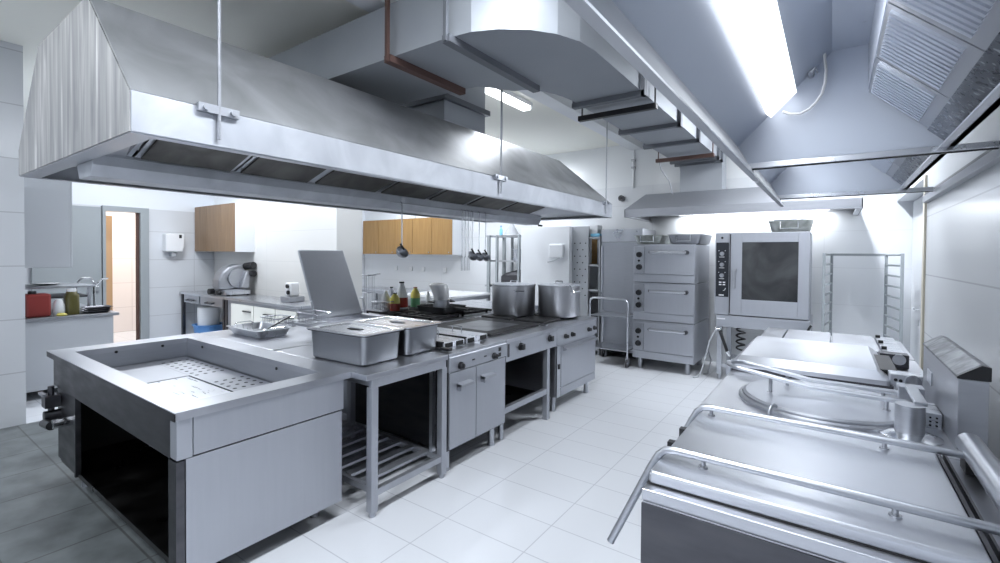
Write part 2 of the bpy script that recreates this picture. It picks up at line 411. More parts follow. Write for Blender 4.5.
mk(G().sheet([(gx - .28, 5.34, 2.14), (gx, 5.34, 2.14), (gx + .74, 5.34, 2.36), (hx1 - .02, hy1 - .02, 2.12), (hx0 + .02, hy1 - .02, 2.12), (gx - 1.02, 5.34, 2.36)], .01), 'baffle_plate', 'steel_mid', t)
mk(G().sheet([(gx - .28, .95, 2.14), (gx, .95, 2.14), (gx + .74, .95, 2.36), (hx1 - .02, hy0 + .03, 2.12), (hx0 + .02, hy0 + .03, 2.12), (gx - 1.02, .95, 2.36)], .01), 'baffle_plate', 'steel_mid', t)
for y in (1.04, 3.34, 5.66):
    r = mk(G().cyl((hx1 + .022, y, 2.13), (hx1 + .022, y, CE), .009, n=8), 'hanger_rod', 'steel_mid', t)
    mk(G().box(hx1 + .004, y - .09, 2.245, hx1 + .03, y + .09, 2.285).cyl((hx1 + .03, y - .06, 2.265), (hx1 + .045, y - .06, 2.265), .014).cyl((hx1 + .03, y + .06, 2.265), (hx1 + .045, y + .06, 2.265), .014), 'bracket', 'steel', r)
for y in (1.04, 3.34, 5.66):
    mk(G().cyl((hx0 - .022, y, 2.13), (hx0 - .022, y, CE), .009, n=8), 'hanger_rod', 'steel_mid', t)

# exhaust ducts
t = thing('exhaust_duct', 'grey rectangular exhaust duct running under the ceiling from island hood to back wall', 'duct', (-1.55, 5.0, 2.92))
DZ, DT = 2.92, 3.28
x0, x1 = -1.84, -1.275
mk(G().box(x0, 3.72, DZ, x1, 7.0, DT), 'straight_run', 'duct', t)
# elbow down into the far hood
prof = [(7.0, DT)] + [(7.0 + .42 * math.sin(a), DT - .42 + .42 * math.cos(a)) for a in [k * PI / 16 for k in range(1, 9)]] + [(7.42, 2.53), (7.12, 2.53)] + [(7.0 + .12 * math.sin(a), DZ - .12 + .12 * math.cos(a)) for a in [k * PI / 16 for k in range(8, -1, -1)]]
mk(G().prism(prof, 'X', x0, x1), 'elbow', 'duct', t, smooth=True)
# cross run over the hood and the rounded junction
ax = [(-4.9, 2.16), (-1.95, 2.16)] + [(-1.95 + .675 * math.sin(a), 2.16 + .675 * (1 - math.cos(a))) for a in [k * PI / 12 for k in range(1, 7)]] + [(x1, 3.72), (x0, 3.72)] + [(x0 - .28 * (1 - math.cos(a)), 3.72 - .55 * math.sin(a)) for a in [k * PI / 16 for k in range(1, 9)]] + [(-2.3, 2.92), (-4.9, 2.80)]
mk(G().prism(ax, 'Z', DZ, DT), 'cross_run', 'duct_dark', t)
def flange(y, mat='angle', w=.03, ext=.04):
    mk(G().box(x0 - ext, y - w, DZ - .04, x1 + .03, y + w, DZ).box(x1, y - w, DZ - .04, x1 + .035, y + w, DT).box(x0 - .035, y - w, DZ, x0, y + w, DT), 'flange', mat, t)
for y in (3.74, 4.83, 5.62, 6.75): flange(y)
flange(6.98, w=.02)
for y, m in ((3.98, 'black'), (6.3, 'rust')):
    mk(G().box(x0 - .10, y - .025, DZ - .085, x1 + .05, y + .025, DZ - .041).cyl((x0 - .07, y, DZ - .06), (x0 - .07, y, CE), .007).cyl((x1 + .035, y, DZ - .06), (x1 + .035, y, CE), .007), 'support_bar', m, t)
for xx, y0, y1, m in ((-2.44, 2.12, 2.90, 'rust'), (-1.92, 2.12, 3.18, 'angle')):
    mk(G().box(xx - .03, y0, DZ - .045, xx + .03, y1, DZ).box(xx - .012, y1 - .012, DZ - .04, xx + .012, y1 + .012, CE).box(xx - .012, y0 - .012, DZ - .04, xx + .012, y0 + .012, CE), 'support_bar', m, t)
mk(G().tube([(x0 - .07, 6.32, DZ - .06), (x0 - .06, 6.4, 2.75), (x0 + .02, 6.5, 2.6), (x0 + .03, 6.62, 2.44)], .006), 'dangling_wire', 'steel_mid', t)
t = thing('riser_duct', 'square galvanised duct rising from the top of the island hood', 'duct', (-3.3, 3.6, 2.84))
mk(G().box(-3.62, 3.30, 2.838, -3.0, 3.93, CE), 'duct_box', 'duct', t)
mk(G().box(-3.66, 3.26, 3.05, -2.96, 3.97, 3.10), 'flange', 'angle', t)
mk(G().box(-3.65, 3.27, 2.838, -2.97, 3.96, 2.855), 'collar', 'steel', t)

# ------------------------------------------------------------------ ceiling lamps: the one by the riser duct is real, others added as fill
def tube_lamp(x, y, l, label, along='Y', z=CE):
    t = thing('fluorescent_lamp', label, 'ceiling lamp', (x, y, z - .09), 'fluorescent ceiling lamps')
    hx, hy = (.07, l / 2) if along == 'Y' else (l / 2, .07)
    mk(box(x - hx, y - hy, z - .05, x + hx, y + hy, z), 'housing', 'white_gloss', t)
    mk(box(x - hx * .85, y - hy * .97, z - .09, x + hx * .85, y + hy * .97, z - .05), 'diffuser', 'lamp_soft', t, .012)
    ld = bpy.data.lights.new('lamp_glow', 'AREA'); ld.shape = 'RECTANGLE'
    ld.size = 2 * hx; ld.size_y = 2 * hy; ld.color = (.88, .93, 1)
    lo = bpy.data.objects.new('lamp_glow', ld); COL.objects.link(lo); lo.location = (x, y, z - .10)
    return ld
LE = 62
def L(x, y, l, lab, e=1.0, along='Y'):
    tube_lamp(x, y, l, lab, along).energy = LE * e
L(-3.1, 4.46, .94, 'bright fluorescent lamp on the ceiling beyond the island hood riser duct', .25)
L(-7.6, 2.6, 1.3, 'added fill lamp on the ceiling above the doorway end of the kitchen', .9)
L(-7.4, 6.1, 1.3, 'added fill lamp on the ceiling above the honey coloured wall cabinets', .75)
L(-4.6, 6.2, 1.3, 'added fill lamp on the ceiling above the storage rack', .6)
L(-.1, 6.0, 1.3, 'added fill lamp on the ceiling above the ovens', 1.2)
L(-1.15, 1.5, 1.3, 'added fill lamp on the ceiling above the aisle between both cooking lines', .75)
L(-1.15, -.9, 1.3, 'added fill lamp on the ceiling behind the viewer over the aisle', 1.0)
L(-5.4, 3.3, 1.3, 'added fill lamp on the ceiling left of the island hood', .55)
L(-4.6, -1.0, 1.3, 'added fill lamp on the ceiling in front of the streaked hood end', .6)

# ------------------------------------------------------------------ island: bain marie
t = thing('bain_marie', 'wide steel bain marie bench with open sunken basin at near end of island', 'bain marie', (-3.5, 1.35, 0))
bx0, bx1, by0, by1, bz = -4.60, -2.375, .855, 1.838, .88
ox0, ox1, oy0, oy1 = -4.40, -2.515, .965, 1.675
g = G()
for a in ((bx0, by0, bx1, oy0), (bx0, oy1, bx1, by1), (bx0, oy0, ox0, oy1), (ox1, oy0, bx1, oy1)):
    g.box(a[0], a[1], bz - .038, a[2], a[3], bz)
mk(g, 'top_rim', 'steel_top', t)
fz = .715
mk(G().box(ox0 - .004, oy0 - .004, fz, ox0, oy1 + .004, bz - .038).box(ox1, oy0 - .004, fz, ox1 + .004, oy1 + .004, bz - .038).box(ox0, oy0 - .004, fz, ox1, oy0, bz - .038).box(ox0, oy1, fz, ox1, oy1 + .004, bz - .038), 'basin_wall', 'steel', t)
mk(box(ox0, oy0, fz - .01, ox1, oy1, fz), 'basin_floor', 'steel_mid', t)
g = G().box(-4.385, 1.42, fz, -2.53, oy1 - .015, fz + .014).box(-4.385, oy0 + .01, fz, -3.69, 1.419, fz + .014)
g.mi = 1
mk(box(-3.68, oy0 + .01, fz, -3.02, 1.41, fz + .012), 'drip_tray', 'steel_bright', t, .003)
for xr in ((-4.25, -3.62), (-3.36, -2.98)):
    n = int((xr[1] - xr[0]) / .085)
    for i in range(n + 1):
        for j in range(4):
            x, y = xr[0] + i * .085, 1.455 + j * .056
            g.cyl((x, y, fz + .0135), (x, y, fz + .0146), .013, n=10)
mk(g, 'false_bottom', 'steel_mid', t, mat2='void')
for a, b in (((-4.1, oy1 - .002, .84), (-4.1, oy1 - .008, .84)), ((-3.0, oy1 - .002, .83), (-3.0, oy1 - .008, .83)), ((ox0 + .001, 1.5, .84), (ox0 + .008, 1.5, .84)), ((ox0 + .001, 1.2, .84), (ox0 + .008, 1.2, .84))):
    mk(G().cyl(a, b, .01), 'overflow', 'black', t)
mk(G().box(bx1 - .025, .935, .663, bx1 - .01, 1.745, .843), 'apron', 'steel_front', t, .002)
mk(G().box(bx1 - .085, by0 + .012, .658, bx1 - .012, .932, .843), 'corner_post', 'steel_front', t, .002)
mk(G().box(bx1 - .03, .905, .11, bx1 - .014, 1.738, .655), 'front_panel', 'steel_front', t, .002)
mk(G().box(-4.48, by0 + .012, .652, bx1 - .086, by0 + .026, .843).box(bx0, by0 - .001, bz - .04, bx1, by0 + .004, bz - .004), 'end_apron', 'steel_dark', t)  # dark steel on apron, panel and post puts this end's shade into the colour
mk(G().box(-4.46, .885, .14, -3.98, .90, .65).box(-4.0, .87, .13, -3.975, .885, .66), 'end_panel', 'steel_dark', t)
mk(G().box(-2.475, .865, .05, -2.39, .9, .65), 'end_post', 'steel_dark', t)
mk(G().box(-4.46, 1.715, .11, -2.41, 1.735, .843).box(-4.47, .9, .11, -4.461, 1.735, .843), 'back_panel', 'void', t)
mk(G().box(-4.459, .901, .10, -2.411, 1.714, .13), 'bottom_shelf', 'steel_black', t)
for x in (-4.12, -2.55):
    for y in (.96, 1.66):
        mk(G().cyl((x, y, 0), (x, y, .10), .028), 'leg', 'steel_mid', t, smooth=True)
v = mk(G().cyl((-4.40, .895, .46), (-4.40, .80, .46), .035).box(-4.46, .80, .52, -4.36, .88, .60).cyl((-4.41, .84, .44), (-4.41, .84, .66), .018), 'drain_valve', 'steel_dark', t)
mk(G().box(-4.50, .79, .60, -4.38, .81, .615), 'valve_handle', 'steel', v)
mk(G().cyl((-4.38, .80, .42), (-4.20, .80, .44), .028), 'valve_grip', 'black', v)
mk(G().cyl((-4.12, .79, .47), (-4.12, .885, .47), .03), 'valve_cap', 'polished', v)

# ------------------------------------------------------------------ island: front cooking line
FX = -2.23
t = thing('work_table', 'open steel work table with slatted undershelf under the two lidded pans', 'table', (-2.75, 2.15, 0))
mk(G().prism([(-3.33, 1.842), (-2.372, 1.842), (-2.372, 1.79), (FX, 1.79), (FX, 2.512), (-3.33, 2.512)], 'Z', .843, .88), 'table_top', 'steel_top', t, .004)
mk(G().box(FX - .03, 1.835, .79, FX - .006, 2.495, .843).box(-3.31, 1.86, .79, FX - .03, 1.88, .843).box(-3.31, 2.475, .79, FX - .03, 2.495, .843), 'apron', 'steel_front', t)
for x in (FX - .055, -3.31):
    for y in (1.835 if x > -3 else 1.85, 2.455):
        w = .05
        mk(G().box(x, y, .03, x + w, y + w, .79).cyl((x + .025, y + .025, 0), (x + .025, y + .025, .03), .02), 'leg', 'steel_front', t, .003)
mk(G().box(FX - .045, 1.862, .125, FX - .008, 2.453, .165).box(-3.30, 1.90, .125, -3.27, 2.453, .165).box(-3.255, 1.87, .125, FX - .06, 1.90, .165).box(-3.255, 2.46, .125, FX - .06, 2.49, .165), 'shelf_frame', 'steel_front', t)
for i in range(7):
    x = FX - .17 - i * .145
    mk(box(x - .03, 1.90, .15, x + .03, 2.46, .17), 'shelf_slat', 'steel_front', t, .003)
mk(G().box(FX - .13, 2.455, .17, FX - .10, 2.49, .79), 'inner_post', 'steel_bright', t)

def knob(parent, y, z, r=.022, x=FX, mat='black'):
    k = mk(G().cyl((x - .002, y, z), (x + .014, y, z), r * 1.25, n=20).cyl((x + .014, y, z), (x + .038, y, z), r, r * .85, n=20), 'knob', mat, parent, smooth=True)
    mk(box(x + .036, y - .004, z - r * .8, x + .043, y + .004, z + r * .8), 'pointer', 'rubber', k)

t = thing('fryer_cabinet', 'steel fryer unit with two cupboard doors between work table and griddle', 'fryer', (-2.75, 2.88, 0))
ya, yb = 2.520, 3.236
mk(G().box(-3.33, ya + .004, .17, FX - .02, yb, .845), 'body', 'steel_dark', t)
mk(box(-3.33, ya, .845, FX, yb, .88), 'top', 'steel_top', t, .003)
mk(G().prism([(FX - .02, .745), (FX + .004, .745), (FX + .004, .85), (FX - .012, .878), (FX - .02, .878)], 'Y', ya, yb), 'control_panel', 'steel_front', t, .002)
for a, b, hy in ((ya + .012, 2.835, 2.68), (2.842, yb - .006, 2.965)):
    dr = mk(box(FX - .02, a, .185, FX, b, .738), 'door', 'steel_front', t, .003)
    mk(G().prism([(FX, .62), (FX + .05, .628), (FX + .05, .648), (FX, .656)], 'Y', hy - .075, hy + .075).box(FX, hy - .075, .60, FX + .045, hy - .06, .65), 'handle', 'steel_mid', dr, .004)
for y in (2.64, 3.06): knob(t, y, .778)
mk(G().box(FX + .003, 2.78, .79, FX + .006, 2.81, .80).box(FX + .003, 2.93, .79, FX + .006, 2.96, .80), 'indicator', 'black', t)
mk(G().box(FX + .003, 3.125, .805, FX + .008, 3.155, .835).box(FX + .003, 3.125, .76, FX + .008, 3.155, .79), 'rocker_switch', 'black', t)
for x in (FX - .09, -3.25):
    for y in (ya + .07, yb - .08):
        mk(G().cyl((x, y, 0), (x, y, .17), .028).cyl((x, y, 0), (x, y, .02), .034), 'leg', 'steel', t, smooth=True)
for i, (a, b) in enumerate(((2.635, 2.885), (2.905, 3.19))):
    lid = mk(box(-3.05, a, .88, -2.39, b, .925), 'tank_lid', 'steel_bright', t, .006)
    mk(box(-2.392, a + .02, .885, -2.384, a + .10, .92), 'slot', 'void', lid)
    mk(box(-2.392, b - .10, .885, -2.384, b - .02, .92), 'slot', 'void', lid)
    ym = (a + b) / 2
    mk(G().tube([(-2.66, ym, .925), (-2.66, ym, .985), (-2.56, ym, .985), (-2.56, ym, .925)], .005), 'lid_handle', 'polished', lid)
    mk(box(-3.05, a - .004, .875, -2.395, a + .012, .932), 'gasket', 'iron', lid)
mk(G().box(-2.36, 2.56, .888, -2.27, 2.60, .908).box(-2.46, 2.565, .882, -2.36, 2.595, .90), 'basket_handle', 'black', t, .004)

t = thing('griddle_unit', 'steel griddle with black cooking plate over an open base on the island', 'griddle', (-2.75, 3.68, 0))
ya, yb = 3.240, 4.128
mk(box(-3.33, ya, .845, FX, yb, .88), 'top', 'steel_top', t, .003)
mk(G().prism([(FX - .03, .69), (FX, .69), (FX, .85), (FX - .012, .878), (FX - .03, .878)], 'Y', ya, yb), 'control_panel', 'steel_front', t, .002)
mk(G().box(-3.33, ya + .003, .69, FX - .03, yb - .003, .845), 'burner_box', 'steel_mid', t)
mk(G().box(-3.33, ya + .004, .25, FX - .05, 3.945, .262).box(-3.33, ya, .25, -3.31, yb, .69).box(-3.33, ya, .25, FX - .05, ya + .012, .69), 'base_lining', 'steel_black', t)
mk(G().box(FX - .05, ya + .004, .25, FX - .01, 3.99, .30), 'base_rail', 'steel_front', t)
for x in (FX - .055, -3.32):
    for y in (3.95, ):
        mk(G().box(x, y, .02, x + .05, y + .05, .69).box(x - .004, y - .004, 0, x + .054, y + .054, .02), 'leg', 'steel_front', t, .002)
for x in (FX - .09, -3.25):
    mk(G().cyl((x, ya + .06, 0), (x, ya + .06, .25), .022), 'leg', 'steel', t, smooth=True)
for y in (3.46, 3.98):
    k = mk(G().cyl((FX, y, .79), (FX + .012, y, .79), .034, n=20).box(FX + .012, y - .02, .765, FX + .042, y + .02, .815), 'knob', 'black', t, .003)
    mk(G().box(FX + .0005, y - .06, .787, FX + .002, y - .05, .793).box(FX + .0005, y - .004, .828, FX + .002, y + .004, .834), 'dial_mark', 'black', k)
mk(box(FX + .001, 3.262, .73, FX + .005, 3.285, .84), 'data_plate', 'steel_dark', t)
p = mk(G().box(-3.20, 3.275, .88, -2.42, 4.10, .905), 'cooking_plate', 'iron', t, .004)
mk(G().box(-3.02, 3.37, .904, -2.53, 3.90, .907), 'plate_surface', 'griddle', p)

t = thing('oven_range', 'steel range with oven door and four knobs carrying both stock pots', 'range', (-2.75, 4.61, 0))
ya, yb = 4.134, 5.092
mk(G().box(-3.33, ya + .004, .165, FX - .02, yb - .004, .845), 'body', 'steel_mid', t, .003)
mk(box(-3.33, ya, .845, FX, yb, .88), 'top', 'steel_top', t, .003)
mk(G().prism([(FX - .02, .695), (FX + .004, .695), (FX - .004, .86), (FX - .02, .878)], 'Y', ya, yb), 'control_panel', 'steel_front', t, .002)
for y in (4.31, 4.455, 4.865, 5.015): knob(t, y, .765, .02)
dr = mk(box(FX - .02, 4.225, .255, FX + .002, 5.06, .665), 'oven_door', 'steel_front', t, .003)
mk(G().prism([(FX, .62), (FX + .045, .63), (FX + .045, .65), (FX, .662)], 'Y', 4.26, 5.04), 'handle', 'steel_mid', dr, .004)
mk(box(FX - .02, 4.225, .165, FX, 5.06, .25), 'kick_panel', 'steel_front', t, .002)
mk(G().box(FX - .018, 4.145, .165, FX - .002, 4.22, .68), 'hinge_post', 'steel', t, .002)
mk(G().box(FX - .002, 4.165, .45, FX + .008, 4.195, .50), 'latch', 'black', t, .002)
for x in (FX - .09, -3.25):
    for y in (ya + .09, yb - .08):
        mk(G().cyl((x, y, 0), (x, y, .165), .025).cyl((x, y, 0), (x, y, .02), .03), 'leg', 'steel', t, smooth=True)
for x in (-2.62, -3.06):
    for y in (4.40, 4.84):
        mk(box(x - .19, y - .19, .88, x + .19, y + .19, .905), 'hot_plate', 'iron', t, .01)
mk(G().box(-3.3, ya, .88, -2.36, ya + .05, .89), 'joint_strip', 'steel_mid', t)

# ------------------------------------------------------------------ island: rear row
BX0, BX1 = -4.58, -3.36
t = thing('rear_table', 'plain steel table top behind the lidded pans where the shallow tray stands', 'table', (-3.97, 2.3, 0))
mk(box(BX0, 1.842, .843, BX1, 2.62, .88), 'table_top', 'steel_top', t, .004)
mk(G().box(BX0 + .02, 1.87, .76, BX1 - .02, 2.6, .843), 'apron', 'steel_front', t)
mk(G().box(BX0 + .03, 1.88, .14, BX1 - .03, 2.59, .165), 'undershelf', 'steel', t)
for x in (BX0 + .03, BX1 - .08):
    for y in (1.86, 2.55): mk(box(x, y, 0, x + .05, y + .05, .76), 'leg', 'steel', t)
t = thing('tilting_pan', 'tilting pan whose tall grey steel lid stands open on the island', 'tilting pan', (-4.0, 3.1, 0))
mk(G().box(BX0 + .02, 2.63, .15, BX1 - .02, 3.56, .86), 'body', 'steel_front', t, .004)
g = G()
for a in ((BX0, 2.63, BX1, 2.72), (BX0, 3.46, BX1, 3.56), (BX0, 2.72, -4.42, 3.46), (-3.46, 2.72, BX1, 3.46)): g.box(a[0], a[1], .86, a[2], a[3], .90)
mk(g, 'pan_rim', 'steel_top', t)
lb, lt = -4.47, -4.80
lid = mk(G().hexa([(lb, 2.90, .90), (lb + .045, 2.90, .905), (lb + .045, 3.50, .905), (lb, 3.50, .90)],
                  [(lt, 2.905, 1.625), (lt + .045, 2.905, 1.635), (lt + .045, 3.47, 1.635), (lt, 3.47, 1.625)]), 'lid', 'steel_front', t, .012)
mk(G().tube([(-4.50, 2.885, 1.08), (-4.46, 2.87, 1.08), (-4.42, 2.87, .91)], .012).tube([(-4.50, 3.515, 1.08), (-4.46, 3.53, 1.08), (-4.42, 3.53, .91)], .012), 'hinge_arm', 'steel', lid)
for x in (BX0 + .12, BX1 - .12):
    for y in (2.72, 3.47): mk(G().cyl((x, y, 0), (x, y, .15), .03), 'leg', 'steel', t)
t = thing('gas_range', 'rear gas range with black burner grates behind the griddle', 'range', (-4.0, 4.1, 0))
mk(box(BX0 + .02, 3.57, .14, BX1 - .02, 4.66, .85), 'body', 'steel_front', t, .004)
mk(box(BX0, 3.57, .85, BX1, 4.66, .88), 'top', 'steel_top', t, .003)
for x in (-4.25, -3.70):
    for y in (3.84, 4.38):
        g = G()
        for k in range(5): g.box(x - .24, y - .24 + k * .114, .90, x + .24, y - .22 + k * .114, .925)
        for k in (-.24, -.01, .22): g.box(x + k, y - .24, .895, x + k + .02, y + .236, .925)
        for sx in (-.24, .22):
            for sy in (-.24, .216): g.box(x + sx, y + sy, .88, x + sx + .02, y + sy + .02, .9)
        mk(g, 'grate', 'iron', t)
for x in (BX0 + .1, BX1 - .1):
    for y in (3.66, 4.57): mk(G().cyl((x, y, 0), (x, y, .14), .03), 'leg', 'steel', t)
t = thing('end_table', 'pale steel table top at the far end of the island behind the pots', 'table', (-4.0, 5.2, 0))
mk(G().box(BX0, 4.67, .85, BX1, 5.72, .89), 'table_top', 'steel_bright', t, .004)
mk(G().box(BX0 + .02, 4.70, .78, BX1 - .02, 5.70, .85), 'apron', 'steel', t)
mk(G().box(-3.95, 4.69, .89, -3.45, 4.73, .915), 'edge_strip', 'iron', t)
for x in (BX0 + .03, BX1 - .08):
    for y in (4.71, 5.64): mk(box(x, y, 0, x + .05, y + .05, .78), 'leg', 'steel', t)

# ------------------------------------------------------------------ things on the island
# two lidded gastronorm pans
def gn_pan(label):
    t = thing('gastronorm_pan', label, 'pan', (0, 0, 0), 'lidded pans on the work table')
    mk(G().rpan(-.275, -.17, .275, .17, .045, 0, .197, .008, .012), 'pan', 'pan', t, smooth=True)
    ld = mk(G().loft([G().rloop(-.296, -.191, .296, .191, .04, .198), G().rloop(-.296, -.191, .296, .191, .04, .205), G().rloop(-.25, -.148, .25, .148, .04, .205), G().rloop(-.235, -.133, .235, .133, .04, .196)]), 'lid', 'lid_pan', t, smooth=True)
    mk(G().loft([[(.075 * math.cos(a), .036 * math.sin(a), z) for a in [k * PI / 12 for k in range(24)]] for z in (.1965, .199)]), 'grip_recess', 'void', ld)
    mk(G().box(-.055, -.007, .199, .055, .007, .208), 'grip', 'steel_mid', ld, .002)
    mk(G().loft([G().rloop(-.291, -.186, .291, .186, .04, .1925), G().rloop(-.291, -.186, .291, .186, .04, .1975)]), 'dark_seam', 'iron', t)  # black band drawn in for the shadowed gap under the lid
    return t
p1 = gn_pan('deep lidded steel pan standing nearest the bain marie basin')
p1.location = (-2.665, 2.045, .881); p1.rotation_euler = (0, 0, math.radians(3))
dup(p1, (-2.675, 2.435, .881), 'deep lidded steel pan standing nearer the fryer control panel', math.radians(2))
# shallow tray with tongs
t = thing('shallow_tray', 'shallow open steel tray on the flat top behind the basin', 'tray', (-4.1, 2.12, .88))
mk(G().rpan(-4.36, 1.975, -3.84, 2.28, .04, .881, .95, .02, .014), 'tray', 'steel_bright', t, smooth=True)
mk(G().tube([(-4.36, 2.04, .945), (-4.385, 2.07, .965), (-4.385, 2.19, .965), (-4.36, 2.22, .945)], .005).tube([(-3.84, 2.04, .945), (-3.815, 2.07, .965), (-3.815, 2.19, .965), (-3.84, 2.22, .945)], .005), 'handle', 'polished', t)
o = mk(G().tube([(-4.0, 2.10, .900), (-4.02, 2.2, .948), (-4.1, 2.42, 1.01)], .008).cyl((-4.0, 2.05, .900), (-4.0, 2.11, .903), .02, .012), 'spoon', 'black', None)
tag(o, 'black handled spoon leaning out of the shallow tray', 'spoon')
# wire baskets by the open lid
def basket(label, x0, y0, x1, y1, z0, z1, step=.03, name='wire_basket'):
    t = thing(name, label, 'basket', ((x0 + x1) / 2, (y0 + y1) / 2, z0))
    g = G(); r = .0035
    for z in (z0 + r, (z0 + z1) / 2, z1): g.tube([(x0, y0, z), (x1, y0, z), (x1, y1, z), (x0, y1, z), (x0, y0, z)], r if z < z1 else .006, 6)
    n = max(2, int((x1 - x0) / step))
    for i in range(1, n):
        x = x0 + (x1 - x0) * i / n; g.tube([(x, y0, z1), (x, y0, z0 + r), (x, y1, z0 + r), (x, y1, z1)], r * .7, 5)
    n = max(2, int((y1 - y0) / step))
    for i in range(1, n):
        y = y0 + (y1 - y0) * i / n; g.tube([(x0, y, z1), (x0, y, z0 + r), (x1, y, z0 + r), (x1, y, z1)], r * .7, 5)
    mk(g, 'wire_mesh', 'steel_mid', t)
    mk(G().tube([(x1, (y0 + y1) / 2 - .03, z1), (x1 + .12, (y0 + y1) / 2 - .02, z1 + .02), (x1 + .12, (y0 + y1) / 2 + .02, z1 + .02), (x1, (y0 + y1) / 2 + .03, z1)], .005), 'handle', 'polished', t)
    return t
basket('wire frying basket lying in front of the open grey lid', -4.40, 2.66, -4.12, 2.86, .90, 1.00)
basket('wire frying basket beside the shallow tray handle', -4.54, 2.37, -4.28, 2.58, .88, .97)
basket('wire basket on the burner grates right of the open grey lid', -4.42, 3.605, -4.22, 3.70, .926, 1.03)
t = basket('small wire holder standing against the right edge of the open lid', -4.54, 3.58, -4.44, 3.70, .926, 1.34, name='wire_holder')
# bottles
def bottle(name, label, x, y, z, h, r, mat, cap, level=None, lm=None, neck=.35, square=False):
    t = thing(name, label, 'bottle', (x, y, z), 'bottles on the rear range')
    n = 4 if square else 20
    prof = [(r * .92, 0), (r, .01), (r, h * (1 - neck)), (r * .35, h * .93), (r * .35, h * .95)]
    mk(G().lathe((x, y, z), prof, 20), 'bottle', mat, t, smooth=True)
    mk(G().cyl((x, y, z + h * .945), (x, y, z + h), r * .42), 'cap', cap, t, smooth=True)
    if level:
        mk(G().lathe((x, y, z), [(r * 1.012, level[0] * h), (r * 1.012, level[1] * h)], 20), 'label', lm, t, smooth=True)
    return t
BZ = .926
bottle('sauce_bottle', 'white bottle half full of red sauce with black cap behind the lidded pans', -4.30, 3.98, BZ, .33, .075, 'clear', 'black', (.06, .42), 'sauce', .55)
bottle('oil_bottle', 'green labelled yellow bottle right of the red sauce bottle', -4.33, 4.24, BZ, .25, .06, 'yellow', 'red', (.0, .45), 'green')
bottle('detergent_bottle', 'yellow and red squeeze bottle left of the red sauce bottle', -4.22, 3.80, BZ, .21, .06, 'yellow', 'black', (.0, .4), 'sauce')
bottle('vinegar_bottle', 'tall grey bottle close behind the red sauce bottle', -4.46, 3.96, BZ, .26, .05, 'steel_mid', 'black')
bottle('water_bottle', 'pale translucent bottle left of the yellow and red squeeze bottle', -4.36, 3.78, BZ, .23, .05, 'clear', 'white')
bottle('spice_bottle', 'thin dark capped clear bottle right of the green labelled bottle', -4.30, 4.44, BZ, .18, .03, 'clear', 'black')
# black cast pan with a small pot
t = thing('fry_pan', 'square black cast iron pan on the rear burners', 'pan', (-3.72, 4.05, .926))
mk(G().rpan(-3.93, 3.86, -3.50, 4.26, .03, .926, 1.0, .01, .006), 'pan', 'iron', t)
mk(G().box(-3.50, 4.03, .975, -3.33, 4.07, .992), 'handle', 'iron', t, .004)
t = thing('sauce_pot', 'small steel pot sitting in the square black pan', 'pot', (-3.72, 4.06, .934))
mk(G().lathe((-3.72, 4.06, .935), [(.085, 0), (.095, .01), (.095, .12), (.105, .125), (.105, .13), (.09, .13), (.088, .012), (.05, .008)], 24), 'pot', 'steel', t, smooth=True)
mk(G().tube([(-3.80, 3.995, 1.04), (-3.83, 3.95, 1.045), (-3.78, 3.92, 1.045), (-3.74, 3.965, 1.04)], .007).tube([(-3.64, 4.125, 1.04), (-3.61, 4.17, 1.045), (-3.66, 4.2, 1.045), (-3.70, 4.155, 1.04)], .007), 'handle', 'iron', t)
o = mk(G().loft([[(-3.72 + r * math.cos(a) + dx, 4.06 + r * math.sin(a) * .8, z) for a in [k * PI / 8 for k in range(16)]] for r, z, dx in ((.05, .96, 0), (.075, 1.02, 0), (.10, 1.10, .0), (.115, 1.18, -.02), (.12, 1.235, -.05), (.07, 1.255, -.06))]), 'plastic_bag', 'white_gloss', None, smooth=True)
tag(o, 'white plastic bag standing up out of the small pot', 'bag')
# stock pots
def stock_pot(label, x, y, z, r, h, ang, hook=False):
    t = thing('stock_pot', label, 'pot', (x, y, z), 'stock pots on the range')
    mk(G().lathe((x, y, z), [(r * .96, 0), (r, .015), (r, h - .012), (r * 1.03, h - .008), (r * 1.03, h), (r * .97, h), (r * .97, h - .02), (r * .96, .02)], 48), 'pot', 'pot', t, smooth=True)
    ld = mk(G().lathe((x, y, z), [(r * .97, h + .001), (r * 1.02, h + .001), (r * 1.02, h + .008), (r * .9, h + .012), (r * .3, h + .022), (.02, h + .024)], 48), 'lid', 'steel_bright', t, smooth=True)
    mk(G().tube([(x - .045, y, z + h + .02), (x - .04, y, z + h + .045), (x + .04, y, z + h + .045), (x + .045, y, z + h + .02)], .008), 'lid_handle', 'polished', ld)
    for a in (ang, ang + PI):
        c, s = math.cos(a), math.sin(a); tx, ty = -s, c
        P = lambda k, d, dz: (x + c * (r + d) + tx * k, y + s * (r + d) + ty * k, z + h - .055 + dz)
        mk(G().tube([P(-.055, -.002, 0), P(-.055, .03, 0), P(-.045, .045, -.003), P(.045, .045, -.003), P(.055, .03, 0), P(.055, -.002, 0)], .006), 'handle', 'polished', t)
    if hook:
        a = ang - .35
        mk(G().tube([(x + (r + .01) * math.cos(a), y + (r + .01) * math.sin(a), z + h + .01), (x + (r + .05) * math.cos(a), y + (r + .05) * math.sin(a), z + h), (x + (r + .05) * math.cos(a), y + (r + .05) * math.sin(a), z + h - .06)], .006), 'hook', 'polished', t)
    return t
stock_pot('large lidded stock pot beside the griddle plate', -3.04, 4.56, .906, .252, .345, -.75)
stock_pot('large lidded stock pot standing next to the range corner with hooked handle', -2.57, 4.80, .906, .238, .345, -.25, True)

